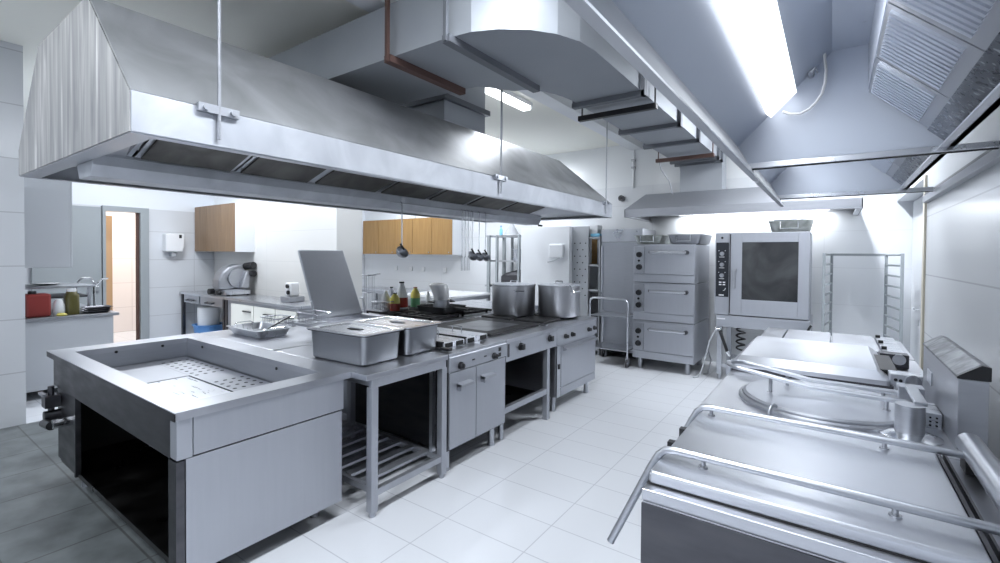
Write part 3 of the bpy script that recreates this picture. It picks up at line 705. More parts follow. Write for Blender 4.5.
# utensils hanging from the hood gutter
hood = bpy.data.objects['extractor_hood']
mk(G().tube([(gx + .012, 2.9, 2.068), (gx + .012, 4.6, 2.068)], .007, 8), 'utensil_rail', 'steel', hood)
mk(G().box(gx - .002, 3.04, 2.06, gx + .012, 3.08, 2.15), 'rail_clip', 'steel_bright', hood)
UX = gx + .02
def ladle(label, y, ln, r, tilt):
    t = thing('ladle', label, 'ladle', (UX, y, 2.0), 'ladles hanging from the hood')
    z1 = 2.06 - ln
    mk(G().tube([(UX - .02, y, 2.06), (UX - .012, y, 2.082), (UX + .004, y, 2.075), (UX + .006, y, 2.04), (UX + .006, y, z1 + .07)], .006, 8), 'handle', 'polished', t)
    mk(G().tube([(UX + .006, y, z1 + .08), (UX + .02, y + .01, z1 + .05), (UX + .005, y - .02, z1 + .10)], .009, 8), 'grip', 'iron', t)
    prof = [(r * math.sin(a), -r * math.cos(a)) for a in [k * PI / 16 for k in range(1, 9)]] + [(r * .95 * math.sin(a), -r * .95 * math.cos(a)) for a in [k * PI / 16 for k in range(8, 0, -1)]]
    b = G().lathe((0, 0, 0), prof, 24)
    b.xf(Matrix.Translation((UX + .02, y, z1 + .03)) @ Matrix.Rotation(tilt, 4, 'Y'))
    mk(b, 'bowl', 'steel_mid', t, smooth=True)
    return t
ladle('ladle hanging alone from the hood in front of the honey coloured cabinets', 3.03, .47, .062, .9)
ladle('hanging ladle next to the three long forks', 4.08, .50, .062, .75)
ladle('hanging ladle between two other ladles', 4.20, .51, .058, .75)
ladle('hanging ladle closest to the storage rack', 4.32, .51, .06, .75)
for i, y in enumerate((3.90, 3.955, 4.01)):
    t = thing('meat_fork', ['long steel fork hanging from the hood, first of three', 'long steel fork hanging from the hood, middle of three', 'long steel fork hanging from the hood, nearest the ladles'][i], 'fork', (UX, y, 1.4), 'long forks hanging from the hood')
    mk(G().tube([(UX - .02, y, 2.06), (UX - .012, y, 2.082), (UX + .004, y, 2.075), (UX + .006, y, 2.04), (UX + .006, y, 1.58)], .006, 8), 'shaft', 'polished', t)
    mk(G().tube([(UX + .006, y - .012, 1.42), (UX + .006, y - .012, 1.56), (UX + .006, y, 1.585), (UX + .006, y + .012, 1.56), (UX + .006, y + .012, 1.42)], .004, 6), 'prongs', 'polished', t)

# ------------------------------------------------------------------ right cooking line
RX0, RX1 = -.50, .47
def base_unit(t, ya, yb, top=.90, mat='steel_front', x0=RX0):
    mk(G().box(x0 + .02, ya + .004, .15, RX1, yb - .004, top - .035), 'body', mat, t, .004)
    for x in (RX0 + .1, RX1 - .1):
        for y in (ya + .09, yb - .09):
            mk(G().cyl((x, y, 0), (x, y, .15), .028), 'leg', 'steel', t, smooth=True)
# 1. near rectangular boiling pan
t = thing('boiling_pan', 'rectangular boiling pan nearest the viewer with flat lid and two bent bar handles', 'boiling pan', (0, 1.8, 0))
base_unit(t, 1.385, 2.235, x0=-.475)
mk(box(-.458, 1.39, .865, RX1, 2.238, .90), 'top', 'steel_top', t, .003)
mk(box(-.455, 1.38, .68, RX1, 1.386, .862), 'near_apron', 'steel_dark', t)
ld = mk(G().loft([G().rloop(-.452, 1.432, .296, 2.19, .012, .903), G().rloop(-.452, 1.432, .296, 2.19, .012, .93), G().rloop(-.448, 1.436, .292, 2.186, .012, .94)]), 'lid', 'lid', t, .004)
mk(box(-.455, 1.43, .899, .30, 2.192, .905), 'gasket', 'iron', t)
mk(G().box(.302, 1.40, .90, .312, 2.22, .925).box(.322, 1.40, .90, .328, 2.22, .925), 'channel', 'steel_dark', t)
for y in (1.555, 2.085):
    b = mk(G().tube([(.372, y, .968), (-.40, y, .972), (-.435, y, .966), (-.455, y - .004, .948), (-.475, y - .012, .91), (-.60, y - .05, .63)], .0125, 12), 'bar_handle', 'steel', ld, smooth=True)
for y, xs in ((1.555, (-.32, .14)), (2.085, (-.40, .155))):
    for x in xs: mk(G().cyl((x, y, .94), (x, y, .965), .007).cyl((x, y, .94), (x, y, .944), .014), 'stud', 'steel_mid', ld)
for y in (1.72, 1.88):
    mk(box(-.476, y, .895, -.452, y + .03, .93), 'clamp', 'black', ld)
mk(G().cyl((.385, 1.40, .975), (.385, 2.20, .975), .036, n=20), 'hinge_tube', 'steel', t, smooth=True)
for y in (2.10, 1.42): mk(box(.36, y, .90, .41, y + .08, .95), 'hinge_block', 'iron', t)
# 2. round kettle
t = thing('round_kettle', 'round boiling kettle with circular lid and looped double bar handle', 'boiling kettle', (0, 2.7, 0))
base_unit(t, 2.245, 3.16)
mk(box(RX0, 2.242, .865, RX1, 3.165, .90), 'top', 'steel_top', t, .003)
kc = (-.03, 2.70, .90); kr = .335
mk(G().lathe(kc, [(kr + .02, 0), (kr + .02, .012), (kr + .008, .018), (kr + .004, .018), (kr + .004, 0)], 64, False, False), 'ring', 'steel', t, smooth=True)
ld = mk(G().lathe(kc, [(kr, .002), (kr, .026), (kr - .012, .032), (kr - .03, .028), (kr * .5, .042), (.01, .046)], 64), 'lid', 'lid', t, smooth=True)
lp = []
for k in range(13):
    a = PI / 2 + PI * k / 12
    lp.append((-.36 + .08 * math.cos(a), 2.72 + .08 * math.sin(a), 1.03 - .006 * math.cos(a)))
b = mk(G().tube([(.30, 2.80, .98), (-.08, 2.80, .985)] + lp + [(-.08, 2.64, .985), (.30, 2.64, .98)], .0115, 12), 'bar_handle', 'steel', ld, smooth=True)
for x, y, zt in ((-.24, 2.64, 1.0), (-.18, 2.80, .99), (.20, 2.64, .975), (.20, 2.80, .975)):
    mk(G().cyl((x, y, .925), (x, y, zt), .008).cyl((x, y, .93), (x, y, .936), .016), 'stud', 'steel_mid', ld)
mk(G().tube([(-.215, 2.335, .90), (-.215, 2.335, .93), (-.21, 2.345, .945), (-.20, 2.37, .948), (-.195, 2.39, .938)], .008, 10), 'filler_spout', 'steel', t, smooth=True)
h = mk(G().cyl((.255, 2.42, .915), (.255, 2.42, 1.025), .046, n=28).cyl((.255, 2.42, .9), (.255, 2.42, .92), .03), 'hinge_post', 'steel', t, smooth=True)
mk(G().lathe((.255, 2.42, .90), [(.10, 0), (.10, .006), (.06, .018), (.03, .02)], 32), 'flange', 'polished', h, smooth=True)
mk(G().box(.27, 2.44, 1.02, .31, 2.76, 1.035).box(.25, 2.76, .96, .34, 2.84, 1.02), 'hinge_arm', 'steel', t, .003)
jb = mk(G().box(.322, 2.58, .90, .372, 2.76, .965), 'junction_box', 'steel_bright', t, .003)
g = G()
for k in range(6): g.cyl((.335 + (k % 2) * .02, 2.579, .915 + (k // 2) * .016), (.335 + (k % 2) * .02, 2.575, .915 + (k // 2) * .016), .004, n=8)
mk(g, 'screw', 'black', jb)
# flue box
t = thing('flue_box', 'upright steel flue box with sloped dark topped cap against the right wall', 'flue', (.43, 2.85, .9))
mk(G().box(.375, 2.33, .9005, .455, 3.12, 1.165), 'casing', 'steel_mid', t, .002)
mk(G().prism([(.372, 1.166), (.46, 1.166), (.46, 1.215), (.435, 1.222), (.372, 1.175)], 'Y', 2.345, 3.125), 'cap', 'cap', t, .002)
mk(G().prism([(.372, 1.166), (.46, 1.166), (.46, 1.215), (.435, 1.220), (.372, 1.174)], 'Y', 2.33, 2.344), 'cap_end', 'black', t)
mk(G().box(.370, 2.85, 1.02, .375, 2.97, 1.08), 'hatch', 'steel_bright', t, .002)
# 3. tilting bratt pan
t = thing('bratt_pan', 'tilting bratt pan with sloping edged rectangular lid beyond the round kettle', 'bratt pan', (0, 3.7, 0))
base_unit(t, 3.175, 4.24, .90)
mk(box(RX0, 3.17, .865, RX1, 4.245, .895), 'top', 'steel_top', t, .003)
mk(box(-.50, 3.19, .895, .27, 4.12, .925), 'pan_rim', 'steel_dark', t)
mk(G().loft([G().rloop(-.50, 3.175, .255, 4.13, .015, .925), G().rloop(-.50, 3.175, .255, 4.13, .015, .95), G().rloop(-.46, 3.235, .205, 4.09, .01, .99)]), 'lid', 'lid', t, .003)
for y, z in ((3.27, .955), (3.92, .955)):
    a = mk(G().box(.255, y - .05, .90, .40, y + .05, .985), 'hinge_arm', 'steel_dark' if y > 3.5 else 'steel_bright', t, .004)
    mk(G().cyl((.35, y - .05, z), (.35, y - .062, z), .034, n=24), 'bolt_disc', 'polished', a, smooth=True)
    mk(G().cyl((.28, y - .05, z), (.28, y - .054, z), .008).cyl((.30, y - .05, z - .002), (.30, y - .054, z - .002), .008), 'screw', 'black', a)
mk(G().box(.21, 3.36, .90, .30, 3.86, .975), 'hinge_bar', 'iron', t)
mk(G().box(RX0 - .03, 3.172, .80, RX0 - .001, 3.22, .95), 'front_bracket', 'steel', t, .004)
# 4. solid top range
t = thing('hot_top_range', 'low range with three grey solid plates in front of the combi oven', 'range', (0, 4.7, 0))
base_unit(t, 4.26, 5.10, .90)
mk(box(RX0, 4.255, .865, RX1, 5.105, .90), 'top', 'steel_top', t, .003)
for a, b, m in ((-.49, -.335, 'steel'), (-.325, -.005, 'steel_mid'), (.005, .285, 'steel_mid'), (.30, .42, 'steel_bright')):
    mk(box(a, 4.28, .90, b, 5.08, .93), 'hot_plate', m, t, .004)
for y in (4.4, 4.7, 5.0): mk(box(.30, y, .93, .33, y + .03, .95), 'stop', 'iron', t)

# ------------------------------------------------------------------ hood over the right line
def right_hood(name, label, ya, yb, lamp_a, lamp_b):
    t = thing(name, label, 'extractor hood', (0, (ya + yb) / 2, 2.04), 'hood sections over the right line')
    xl = -.46
    mk(G().prism([(-.378, 2.03), (-.350, 2.03), (-.350, 2.037), (-.372, 2.037), (-.474, 2.25), (-.482, 2.25)], 'Y', ya, yb), 'lip', 'steel', t)
    mk(G().prism([(-.352, 2.0375), (xl, 2.236), (xl - .005, 2.236), (-.366, 2.0375)], 'Y', ya, yb - .006), 'reflection_strip', 'white_gloss', t)  # white colour stands in for light reflected along the inner lip
    mk(G().sheet([(xl, ya, 2.235), (xl, yb, 2.235), (-.02, yb, 2.68), (-.02, ya, 2.68)], -.006), 'slope_panel', 'hood_in', t)
    mk(G().box(-.02, ya, 2.68, .14, yb, 2.69).box(.13, ya, 2.44, .14, yb, 2.68), 'top_panel', 'hood_in', t)
    # baffle filters
    n = max(1, round((yb - ya) / .5)); w = (yb - ya - .04) / n
    for i in range(n):
        y0 = ya + .02 + i * w; y1 = y0 + w - .012
        fl = mk(G().sheet([(.135, y0, 2.432), (.135, y1, 2.432), (.362, y1, 2.218), (.362, y0, 2.218)], .004), 'filter', 'steel_mid', t)
        g = G(); m = int((y1 - y0 - .05) / .036)
        for k in range(m):
            yy = y0 + .03 + k * .036
            g.prism([(.145, 2.418), (.325, 2.2485), (.318, 2.2405), (.138, 2.410)], 'Y', yy, yy + .02)
        mk(g, 'baffle', 'baffle', fl)
        mk(G().sheet([(.13, y0, 2.435), (.13, y0 + .02, 2.435), (.365, y0 + .02, 2.216), (.365, y0, 2.216)], -.014).sheet([(.13, y1 - .02, 2.435), (.13, y1, 2.435), (.365, y1, 2.216), (.365, y1 - .02, 2.216)], -.014), 'filter_frame', 'baffle', fl)
    mk(G().sheet([(.362, ya, 2.218), (.362, yb, 2.218), (.435, yb, 2.145), (.435, ya, 2.145)], .005), 'drip_plate', 'speckled', t)
    mk(G().box(.43, ya, 2.12, .455, yb, 2.45).box(.40, ya, 2.12, .455, yb, 2.128), 'rear_lip', 'steel', t)
    end = [(-.41, 2.105), (.435, 2.105), (.435, 2.25), (.14, 2.44), (.14, 2.685), (-.02, 2.685), (xl, 2.24)]
    mk(G().prism(end, 'Y', yb - .005, yb), 'end_panel', 'hood_in', t)
    mk(G().prism(end, 'Y', ya, ya + .005), 'end_panel', 'hood_in', t)
    mk(G().box(-.43, yb - .03, 2.098, .60, yb + .006, 2.128), 'end_rail', 'steel_bright', t, .003)
    mk(G().box(-.40, yb - .012, 2.093, .60, yb + .006, 2.0975), 'rail_shadow_strip', 'iron', t)  # solid black strip drawn as the shadow line below the rail
    # lamp on the slope
    s = lambda d, y, off: (-.311 + d * .118 + off * .7, y, 2.384 + d * .118 - off * .7)
    lm = mk(G().loft([[s(0, lamp_a, 0), s(1, lamp_a, 0), s(1, lamp_a, .03), s(0, lamp_a, .03)], [s(0, lamp_b, 0), s(1, lamp_b, 0), s(1, lamp_b, .03), s(0, lamp_b, .03)]]), 'lamp', 'lamp', t)
    lm['label'] = 'glowing lamp cover'
    ld = bpy.data.lights.new('hood_lamp_glow', 'AREA'); ld.shape = 'RECTANGLE'; ld.size = .14; ld.size_y = (lamp_b - lamp_a) * .6; ld.color = (.88, .94, 1)
    ld.energy = 3.6 * (lamp_b - lamp_a)
    lo = bpy.data.objects.new('hood_lamp_glow', ld); COL.objects.link(lo)
    lo.location = (-.252 + .05, lamp_a + (lamp_b - lamp_a) * .36, 2.443 - .05); lo.rotation_euler = (0, math.radians(-45), 0)
    for y in (ya + .3, yb - .3):
        mk(G().cyl((-.30, y, 2.40), (-.30, y, CE), .008).cyl((.10, y, 2.68), (.10, y, CE), .008), 'hanger_rod', 'steel_mid', t)
    return t
h1 = right_hood('wall_hood', 'big bright steel hood section above the near boiling pans with glowing lamp', -.6, 3.03, 1.2, 2.97)
c = mk(G().tube([(-.235, 2.965, 2.385), (-.20, 2.96, 2.365), (-.155, 2.955, 2.358), (-.115, 2.95, 2.375), (-.085, 2.95, 2.405), (-.06, 2.95, 2.445), (-.047, 2.95, 2.50), (-.044, 2.95, 2.563), (-.05, 2.95, 2.62), (-.055, 2.95, 2.685)], .007, 8), 'cable', 'cable', h1, smooth=True)
mk(G().cyl((-.11, 3.02, 2.57), (-.11, 2.97, 2.57), .014).tube([(-.11, 2.975, 2.575), (-.09, 2.96, 2.59), (-.08, 2.96, 2.56)], .006), 'cable_gland', 'steel_mid', h1)
right_hood('wall_hood', 'steel hood section above the bratt pan and solid plate range', 3.09, 4.72, 3.3, 4.66)

# hood above the ovens
t = thing('oven_hood', 'grey steel extractor hood on the back wall above the ovens', 'extractor hood', (-1.0, 7.1, 2.13))
ax0, ax1, ay = -2.45, .26, 6.52
z0, z1, z2 = 2.145, 2.255, 2.52
mk(G().sheet([(ax0, ay, z1), (ax1, ay, z1), (ax1 - .25, 7.05, z2), (ax0 + .13, 7.05, z2)], -.006)
     .sheet([(ax0, ay, z1), (ax0 + .13, 7.05, z2), (ax0 + .13, YB, z2), (ax0, YB, z1)], -.006)
     .sheet([(ax1, ay, z1), (ax1, YB, z1), (ax1 - .25, YB, z2), (ax1 - .25, 7.05, z2)], -.006)
     .sheet([(ax0 + .13, 7.05, z2), (ax1 - .25, 7.05, z2), (ax1 - .25, YB, z2), (ax0 + .13, YB, z2)], -.006), 'canopy', 'steel_front', t)
mk(G().box(ax0, ay, z0, ax1, ay + .01, z1).box(ax0, ay, z0, ax0 + .01, YB, z1).box(ax1 - .01, ay, z0, ax1, YB, z1), 'fascia', 'steel_mid', t)
mk(G().box(ax0 + .01, ay + .01, z0, ax1 - .01, ay + .07, z0 + .012).box(ax0 + .01, ay + .07, z0, ax0 + .06, YB, z0 + .012).box(ax1 - .06, ay + .07, z0, ax1 - .01, YB, z0 + .012), 'rim', 'steel_bright', t)
mk(G().sheet([(ax0 + .06, 6.60, z0 + .02), (ax1 - .06, 6.60, z0 + .02), (ax1 - .06, 7.3, z1 + .03), (ax0 + .06, 7.3, z1 + .03)], .01), 'filter', 'steel_mid', t)
lm = mk(box(-1.95, 7.45, z0 + .075, -.05, 7.58, z0 + .11), 'lamp', 'lamp', t)
ld = bpy.data.lights.new('oven_lamp_glow', 'AREA'); ld.shape = 'RECTANGLE'; ld.size = 1.9; ld.size_y = .15; ld.energy = 17; ld.color = (.9, .95, 1)
lo = bpy.data.objects.new('oven_lamp_glow', ld); COL.objects.link(lo); lo.location = (-1.0, 7.515, z0 + .065)

# ------------------------------------------------------------------ deck ovens
OX0, OX1, OY = -2.315, -1.485, 6.53
def deck_oven(label, z0, z1, legs=False):
    t = thing('deck_oven', label, 'oven', (-1.9, 7.0, z0), 'stacked deck ovens')
    mk(G().box(OX0, OY + .02, z0, OX1, 7.42, z1 - .004), 'body', 'steel_front', t, .004)
    pnl = mk(G().box(OX0 + .012, OY + .004, z0 + .125, OX0 + .155, OY + .022, z1 - .03), 'control_panel', 'steel', t, .004)
    for k, z in enumerate((z0 + .21, z0 + .385)):
        kb = mk(G().cyl((OX0 + .085, OY + .006, z), (OX0 + .085, OY - .025, z), .042, .036, n=20), 'knob', 'black', pnl, smooth=True)
    mk(G().cyl((OX0 + .082, OY + .006, z0 + .30), (OX0 + .082, OY - .004, z0 + .30), .016), 'indicator', 'black', pnl)
    dr = mk(G().box(OX0 + .168, OY, z0 + .115, OX1 - .006, OY + .022, z1 - .022), 'door', 'steel_front', t, .004)
    hz = z1 - .115
    mk(G().cyl((OX0 + .25, OY - .045, hz), (OX1 - .10, OY - .045, hz), .02, n=14), 'handle', 'steel_bright', dr, smooth=True)
    mk(G().cyl((OX0 + .25, OY, hz), (OX0 + .25, OY - .05, hz), .018).cyl((OX1 - .10, OY, hz), (OX1 - .10, OY - .055, hz), .028), 'handle_mount', 'steel_dark', dr, smooth=True)
    mk(G().box(OX0 + .005, OY + .006, z0 + .005, OX1 - .004, OY + .022, z0 + .105), 'plinth', 'steel_front', t, .003)
    if legs:
        for x in (OX0 + .09, OX1 - .09):
            for y in (OY + .08, 7.3):
                mk(G().cyl((x, y, 0), (x, y, z0), .034).cyl((x, y, 0), (x, y, .02), .03), 'leg', 'steel_mid', t, smooth=True)
    return t
deck_oven('bottom deck oven of the stack, standing on short legs', .15, .69, True)
deck_oven('middle deck oven of the three stacked ovens', .692, 1.225)
deck_oven('top deck oven of the stack, carrying two roasting pans', 1.227, 1.76)
def roast_pan(label, x0, y0, x1, y1, z, h, mat='pan_green'):
    t = thing('roasting_pan', label, 'roasting pan', ((x0 + x1) / 2, (y0 + y1) / 2, z), 'roasting pans on the ovens')
    mk(G().rpan(x0, y0, x1, y1, .05, z, z + h, .03, .012), 'pan', mat, t, smooth=True)
    xm = (x0 + x1) / 2
    mk(G().tube([(xm - .09, y0 + .004, z + h * .8), (xm - .09, y0 - .03, z + h * .85), (xm - .09, y0 - .03, z + h * .3), (xm + .09, y0 - .03, z + h * .3), (xm + .09, y0 - .03, z + h * .85), (xm + .09, y0 + .004, z + h * .8)], .009), 'handle', 'polished', t)
    return t
roast_pan('greenish stained roasting pan above the oven knobs', -2.33, 6.58, -1.93, 7.12, 1.761, .125)
roast_pan('wider grey roasting pan on top of the stacked ovens', -1.86, 6.58, -1.42, 7.3, 1.761, .13, 'steel_mid')

# combi oven
t = thing('combi_oven', 'large combi steam oven with glass door and dark control strip', 'oven', (-.73, 7.0, .84))
CX0, CX1, CY, CZ0, CZ1 = -1.25, -.225, 6.60, .845, 1.90
mk(G().box(CX0, CY + .03, CZ0, CX1, 7.42, CZ1), 'body', 'steel_front', t, .006)
mk(G().box(CX0, CY, CZ0, -1.078, CY + .03, CZ1), 'side_column', 'steel_front', t, .004)
cp = mk(G().box(CX0 + .012, CY - .006, 1.075, -1.088, CY, 1.775), 'control_panel', 'display', t, .003)
for z in (1.63, 1.49, 1.35):
    mk(G().cyl((-1.168, CY - .006, z), (-1.168, CY - .03, z), .028, .022, n=18), 'dial', 'steel_mid', cp, smooth=True)
g = G()
for k in range(4): g.box(-1.20 + (k % 2) * .045, CY - .009, 1.225 + (k // 2) * .03, -1.17 + (k % 2) * .045, CY - .0055, 1.24 + (k // 2) * .03)
for z in (1.63, 1.49, 1.35):
    g.box(-1.21, CY - .009, z + .036, -1.20, CY - .0055, z + .044).box(-1.135, CY - .009, z + .036, -1.125, CY - .0055, z + .044).box(-1.2, CY - .009, z - .045, -1.14, CY - .0055, z - .038)
g.tube([(-1.15, CY - .008, 1.155), (-1.13, CY - .008, 1.165), (-1.12, CY - .008, 1.19)], .005).box(-1.20, CY - .009, 1.09, -1.14, CY - .0055, 1.105)
mk(g, 'printed_symbols', 'ink', cp)
mk(G().cyl((-1.168, CY, 1.835), (-1.168, CY - .012, 1.835), .014), 'lock', 'black', t)
dr = mk(G().box(-1.068, CY - .012, CZ0 + .01, -.935, CY + .02, CZ1 - .005).box(-.335, CY - .012, CZ0 + .01, CX1, CY + .02, CZ1 - .005).box(-.935, CY - .012, 1.775, -.335, CY + .02, CZ1 - .005).box(-.935, CY - .012, CZ0 + .01, -.335, CY + .02, 1.055), 'door', 'steel_front', t, .004)
mk(box(-.935, CY - .006, 1.055, -.335, CY + .004, 1.775), 'glass', 'glass', dr)
mk(G().box(-1.072, CY - .03, CZ0 + .03, -1.066, CY, CZ1 - .02), 'dark_seam', 'iron', dr)
mk(G().cyl((-1.02, CY - .012, 1.42), (-1.02, CY - .06, 1.42), .022).box(-1.045, CY - .07, 1.40, -.985, CY - .05, 1.445).box(-1.035, CY - .075, 1.19, -1.0, CY - .052, 1.42), 'handle', 'steel_mid', dr, .006)
t = thing('oven_stand', 'steel stand on square legs with wire undershelf carrying the combi oven', 'stand', (-.73, 7.0, 0))
mk(G().box(CX0 + .02, CY - .005, .69, CX1 + .02, 7.42, .84), 'frame', 'steel', t, .004)
mk(G().box(CX0 + .03, CY - .012, .785, CX0 + .13, CY - .004, .80), 'name_plate', 'ink', t)
for x in (CX0 + .03, CX1 - .04):
    for y in (CY + .02, 7.32):
        mk(G().box(x, y, .06, x + .06, y + .06, .69).cyl((x + .03, y + .03, 0), (x + .03, y + .03, .06), .024), 'leg', 'steel', t, .003)
g = G()
for k in range(12): g.cyl((CX0 + .12 + k * .075, CY + .04, .19), (CX0 + .12 + k * .075, 7.35, .19), .006, n=6)
mk(g, 'wire_shelf', 'steel', t)
mk(G().box(CX0 + .05, CY + .03, .16, CX1 - .01, CY + .06, .205).box(CX0 + .05, 7.33, .16, CX1 - .01, 7.36, .205), 'shelf_rail', 'steel', t)
mk(G().tube([(CX1 - .02, CY - .02, .86 - .17), (CX1 + .0, CY - .05, .74), (CX1 + .03, CY - .05, .80)], .012), 'catch', 'iron', t)
roast_pan('roasting pan on top of the combi oven', -.66, 6.62, -.21, 7.2, 1.901, .135)
o = mk(G().loft([[(-.45 + a * r, 6.90 + b * r, z) for a, b in ((.26, .3), (-.22, .28), (-.27, -.05), (-.2, -.26), (.05, -.3), (.27, -.2))] for r, z in ((.7, 1.985), (.85, 2.03), (.75, 2.055), (.3, 2.062))]), 'foil_sheet', 'steel_bright', None)
tag(o, 'crumpled foil filling the roasting pan on the combi oven', 'foil')
# trays stored under the combi oven
t = thing('spring_hose', 'coiled black hose hanging under the combi oven', 'hose', (-.98, 6.72, .3))
pts = [(-.96 + .05 * math.cos(k * .8), 6.76 + .05 * math.sin(k * .8), .69 - k * .010) for k in range(34)]
mk(G().tube(pts, .012, 6), 'coil', 'black', t)
t = thing('spray_hose', 'pale rubber hose looping from the oven stand leg to the floor', 'hose', (-1.4, 6.6, 0))
mk(G().tube([(-1.2, 6.585, .66), (-1.23, 6.54, .63), (-1.29, 6.52, .50), (-1.33, 6.52, .30), (-1.38, 6.51, .10), (-1.42, 6.50, .015), (-1.47, 6.46, .010)], .009, 8), 'rubber_tube', 'grey_light', t, smooth=True)
mk(G().tube([(-1.40, 6.72, .012), (-1.34, 6.70, .03), (-1.30, 6.69, .22), (-1.34, 6.72, .32)], .009, 8), 'loop', 'steel_mid', t, smooth=True)
t = thing('spray_gun', 'black handled spray gun hooked on the oven stand leg', 'spray gun', (-1.12, 6.55, .45))
mk(G().tube([(-1.175, 6.57, .64), (-1.15, 6.545, .58), (-1.10, 6.54, .44), (-1.08, 6.54, .38)], .019, 10), 'handle', 'black', t, smooth=True)
mk(G().cyl((-1.08, 6.54, .385), (-1.05, 6.54, .33), .026, .018).cyl((-1.22, 6.59, .655), (-1.165, 6.56, .655), .02), 'nozzle', 'polished', t, smooth=True)

# tray rack trolley by the wall
t = thing('rack_trolley', 'slim steel tray rack with runner rungs against the back wall', 'rack', (.27, 7.1, 0))
posts = {'nl': (-.085, 6.78), 'fl': (-.012, 7.38), 'fr': (.53, 7.38), 'nr': (.625, 6.78)}
for k, (x, y) in posts.items():
    mk(G().box(x - .015, y - .015, .10, x + .015, y + .015, 1.645).cyl((x, y, .0), (x, y, .10), .03), 'post', 'grey_paint', t, .002)
for a, b in (('nl', 'fl'), ('nr', 'fr')):
    for i in range(12):
        z = 1.63 - i * .122
        if z < .15: break
        pa, pb = posts[a], posts[b]
        mk(G().tube([(pa[0], pa[1], z), (pb[0], pb[1], z)], .013, 6), 'runner', 'grey_paint', t)
mk(G().box(-.012, 7.37, 1.615, .53, 7.39, 1.645).box(-.012, 7.37, .14, .53, 7.39, .17), 'cross_bar', 'grey_paint', t)

# serving trolley
t = thing('serving_trolley', 'two shelf steel trolley with looped handle beside the deck ovens', 'trolley', (-2.64, 6.7, 0))
TX0, TX1, TY0, TY1 = -2.94, -2.36, 6.46, 6.96
for y in (TY0, TY1):
    lp = [(TX0, y, .14), (TX0, y, .90)] + [(TX0 + .07 - .07 * math.cos(a), y, .90 + .07 * math.sin(a)) for a in [k * PI / 12 for k in range(1, 7)]] + [(TX1 - .07 + .07 * math.sin(a), y, .90 + .07 * math.cos(a)) for a in [k * PI / 12 for k in range(0, 7)]] + [(TX1, y, .14)]
    if y == TY1: lp = [(TX0, y, .14), (TX0, y, .74)]
    mk(G().tube(lp, .0135, 10), 'frame', 'steel_bright', t, smooth=True)
mk(G().tube([(TX1, TY1, .14), (TX1, TY1, .74)], .0135, 10), 'frame', 'steel_bright', t, smooth=True)
for z in (.72, .24):
    mk(G().box(TX0 + .01, TY0 + .012, z - .02, TX1 - .01, TY1 - .012, z), 'shelf', 'steel', t, .006)
for x in (TX0, TX1):
    for y in (TY0, TY1):
        w = mk(G().cyl((x - .014, y, .062), (x + .014, y, .062), .06, n=20), 'wheel', 'rubber', t, smooth=True)
        mk(G().cyl((x - .018, y, .062), (x + .018, y, .062), .028, n=16).box(x - .024, y - .015, .06, x - .018, y + .015, .14).box(x + .018, y - .015, .06, x + .024, y + .015, .14).box(x - .024, y - .018, .125, x + .024, y + .018, .145), 'caster_fork', 'steel', w)

# fridge, perforated cabinet, storage rack
t = thing('tall_fridge', 'tall plain steel refrigerator between the perforated cabinet and the ovens', 'refrigerator', (-2.67, 7.3, 0))
mk(G().box(-3.0, 7.02, .10, -2.34, 7.62, 2.01), 'body', 'steel_mid', t, .004)
mk(G().box(-3.0, 7.0, .14, -2.34, 7.02, 1.80), 'door', 'steel', t, .004)
mk(G().box(-3.0, 7.0, 1.81, -2.34, 7.02, 2.01), 'top_panel', 'steel_bright', t, .004)
mk(G().box(-2.995, 6.975, .7, -2.97, 7.0, 1.75), 'door_edge', 'steel_bright', t, .003)
for x in (-2.94, -2.42):
    for y in (7.08, 7.56): mk(G().cyl((x, y, 0), (x, y, .10), .025), 'leg', 'steel_mid', t)
t = thing('perforated_cabinet', 'grey perforated metal shelving cabinet left of the tall refrigerator', 'cabinet', (-3.25, 7.2, 0))
g = G().box(-3.485, 6.95, .02, -3.20, 7.0, 2.06)
g.mi = 1
for i in range(5):
    for j in range(9):
        if (i + j) % 2 == 0: g.cyl((-3.44 + i * .048, 6.951, .95 + j * .105), (-3.44 + i * .048, 6.947, .95 + j * .105), .011, n=8)
mk(g, 'side_panel', 'grey_light', t, mat2='void')
mk(G().box(-3.20, 7.30, .02, -3.02, 7.32, 1.92).box(-3.03, 6.97, .02, -3.01, 7.32, 1.90).box(-3.485, 7.0, .02, -3.47, 7.32, 1.92), 'carcass', 'grey_light', t)
for z in (.08, .62, 1.02, 1.42, 1.86):
    mk(box(-3.20, 6.97, z, -3.02, 7.31, z + .03), 'shelf', 'grey_light', t)
mk(G().box(-3.16, 6.96, .62, -3.04, 6.98, 1.0), 'dark_panel', 'black', t)
o = mk(G().box(-3.19, 6.99, 1.892, -3.03, 7.25, 1.945), 'folded_cloth', 'lightblue', None, .015); tag(o, 'pale blue folded cloth on top of the perforated cabinet', 'cloth')
o = mk(G().box(-3.18, 7.0, 1.946, -3.07, 7.2, 2.08), 'carton', 'white', None, .004); tag(o, 'small white carton on the pale blue cloth', 'carton')
t = thing('notice_board', 'brown wooden board fixed to the back wall behind the refrigerator', 'board', (-3.2, YB, 1.5))
mk(box(-3.44, YB - .04, 1.45, -3.24, YB + .002, 2.03), 'panel', 'wood2', t); mk(box(-3.45, YB - .05, 2.03, -3.23, YB, 2.05), 'edge', 'wood', t)
t = thing('storage_rack', 'grey metal storage rack with three shelves behind the stock pots', 'rack', (-4.75, 7.25, 0))
for x in (-5.04, -4.56):
    for y in (7.0, 7.5): mk(box(x - .02, y - .02, 0, x + .02, y + .02, 1.95), 'post', 'grey_paint', t)
for z in (.3, 1.0, 1.46, 1.92): mk(box(-5.05, 6.99, z, -4.55, 7.51, z + .03), 'shelf', 'steel', t)
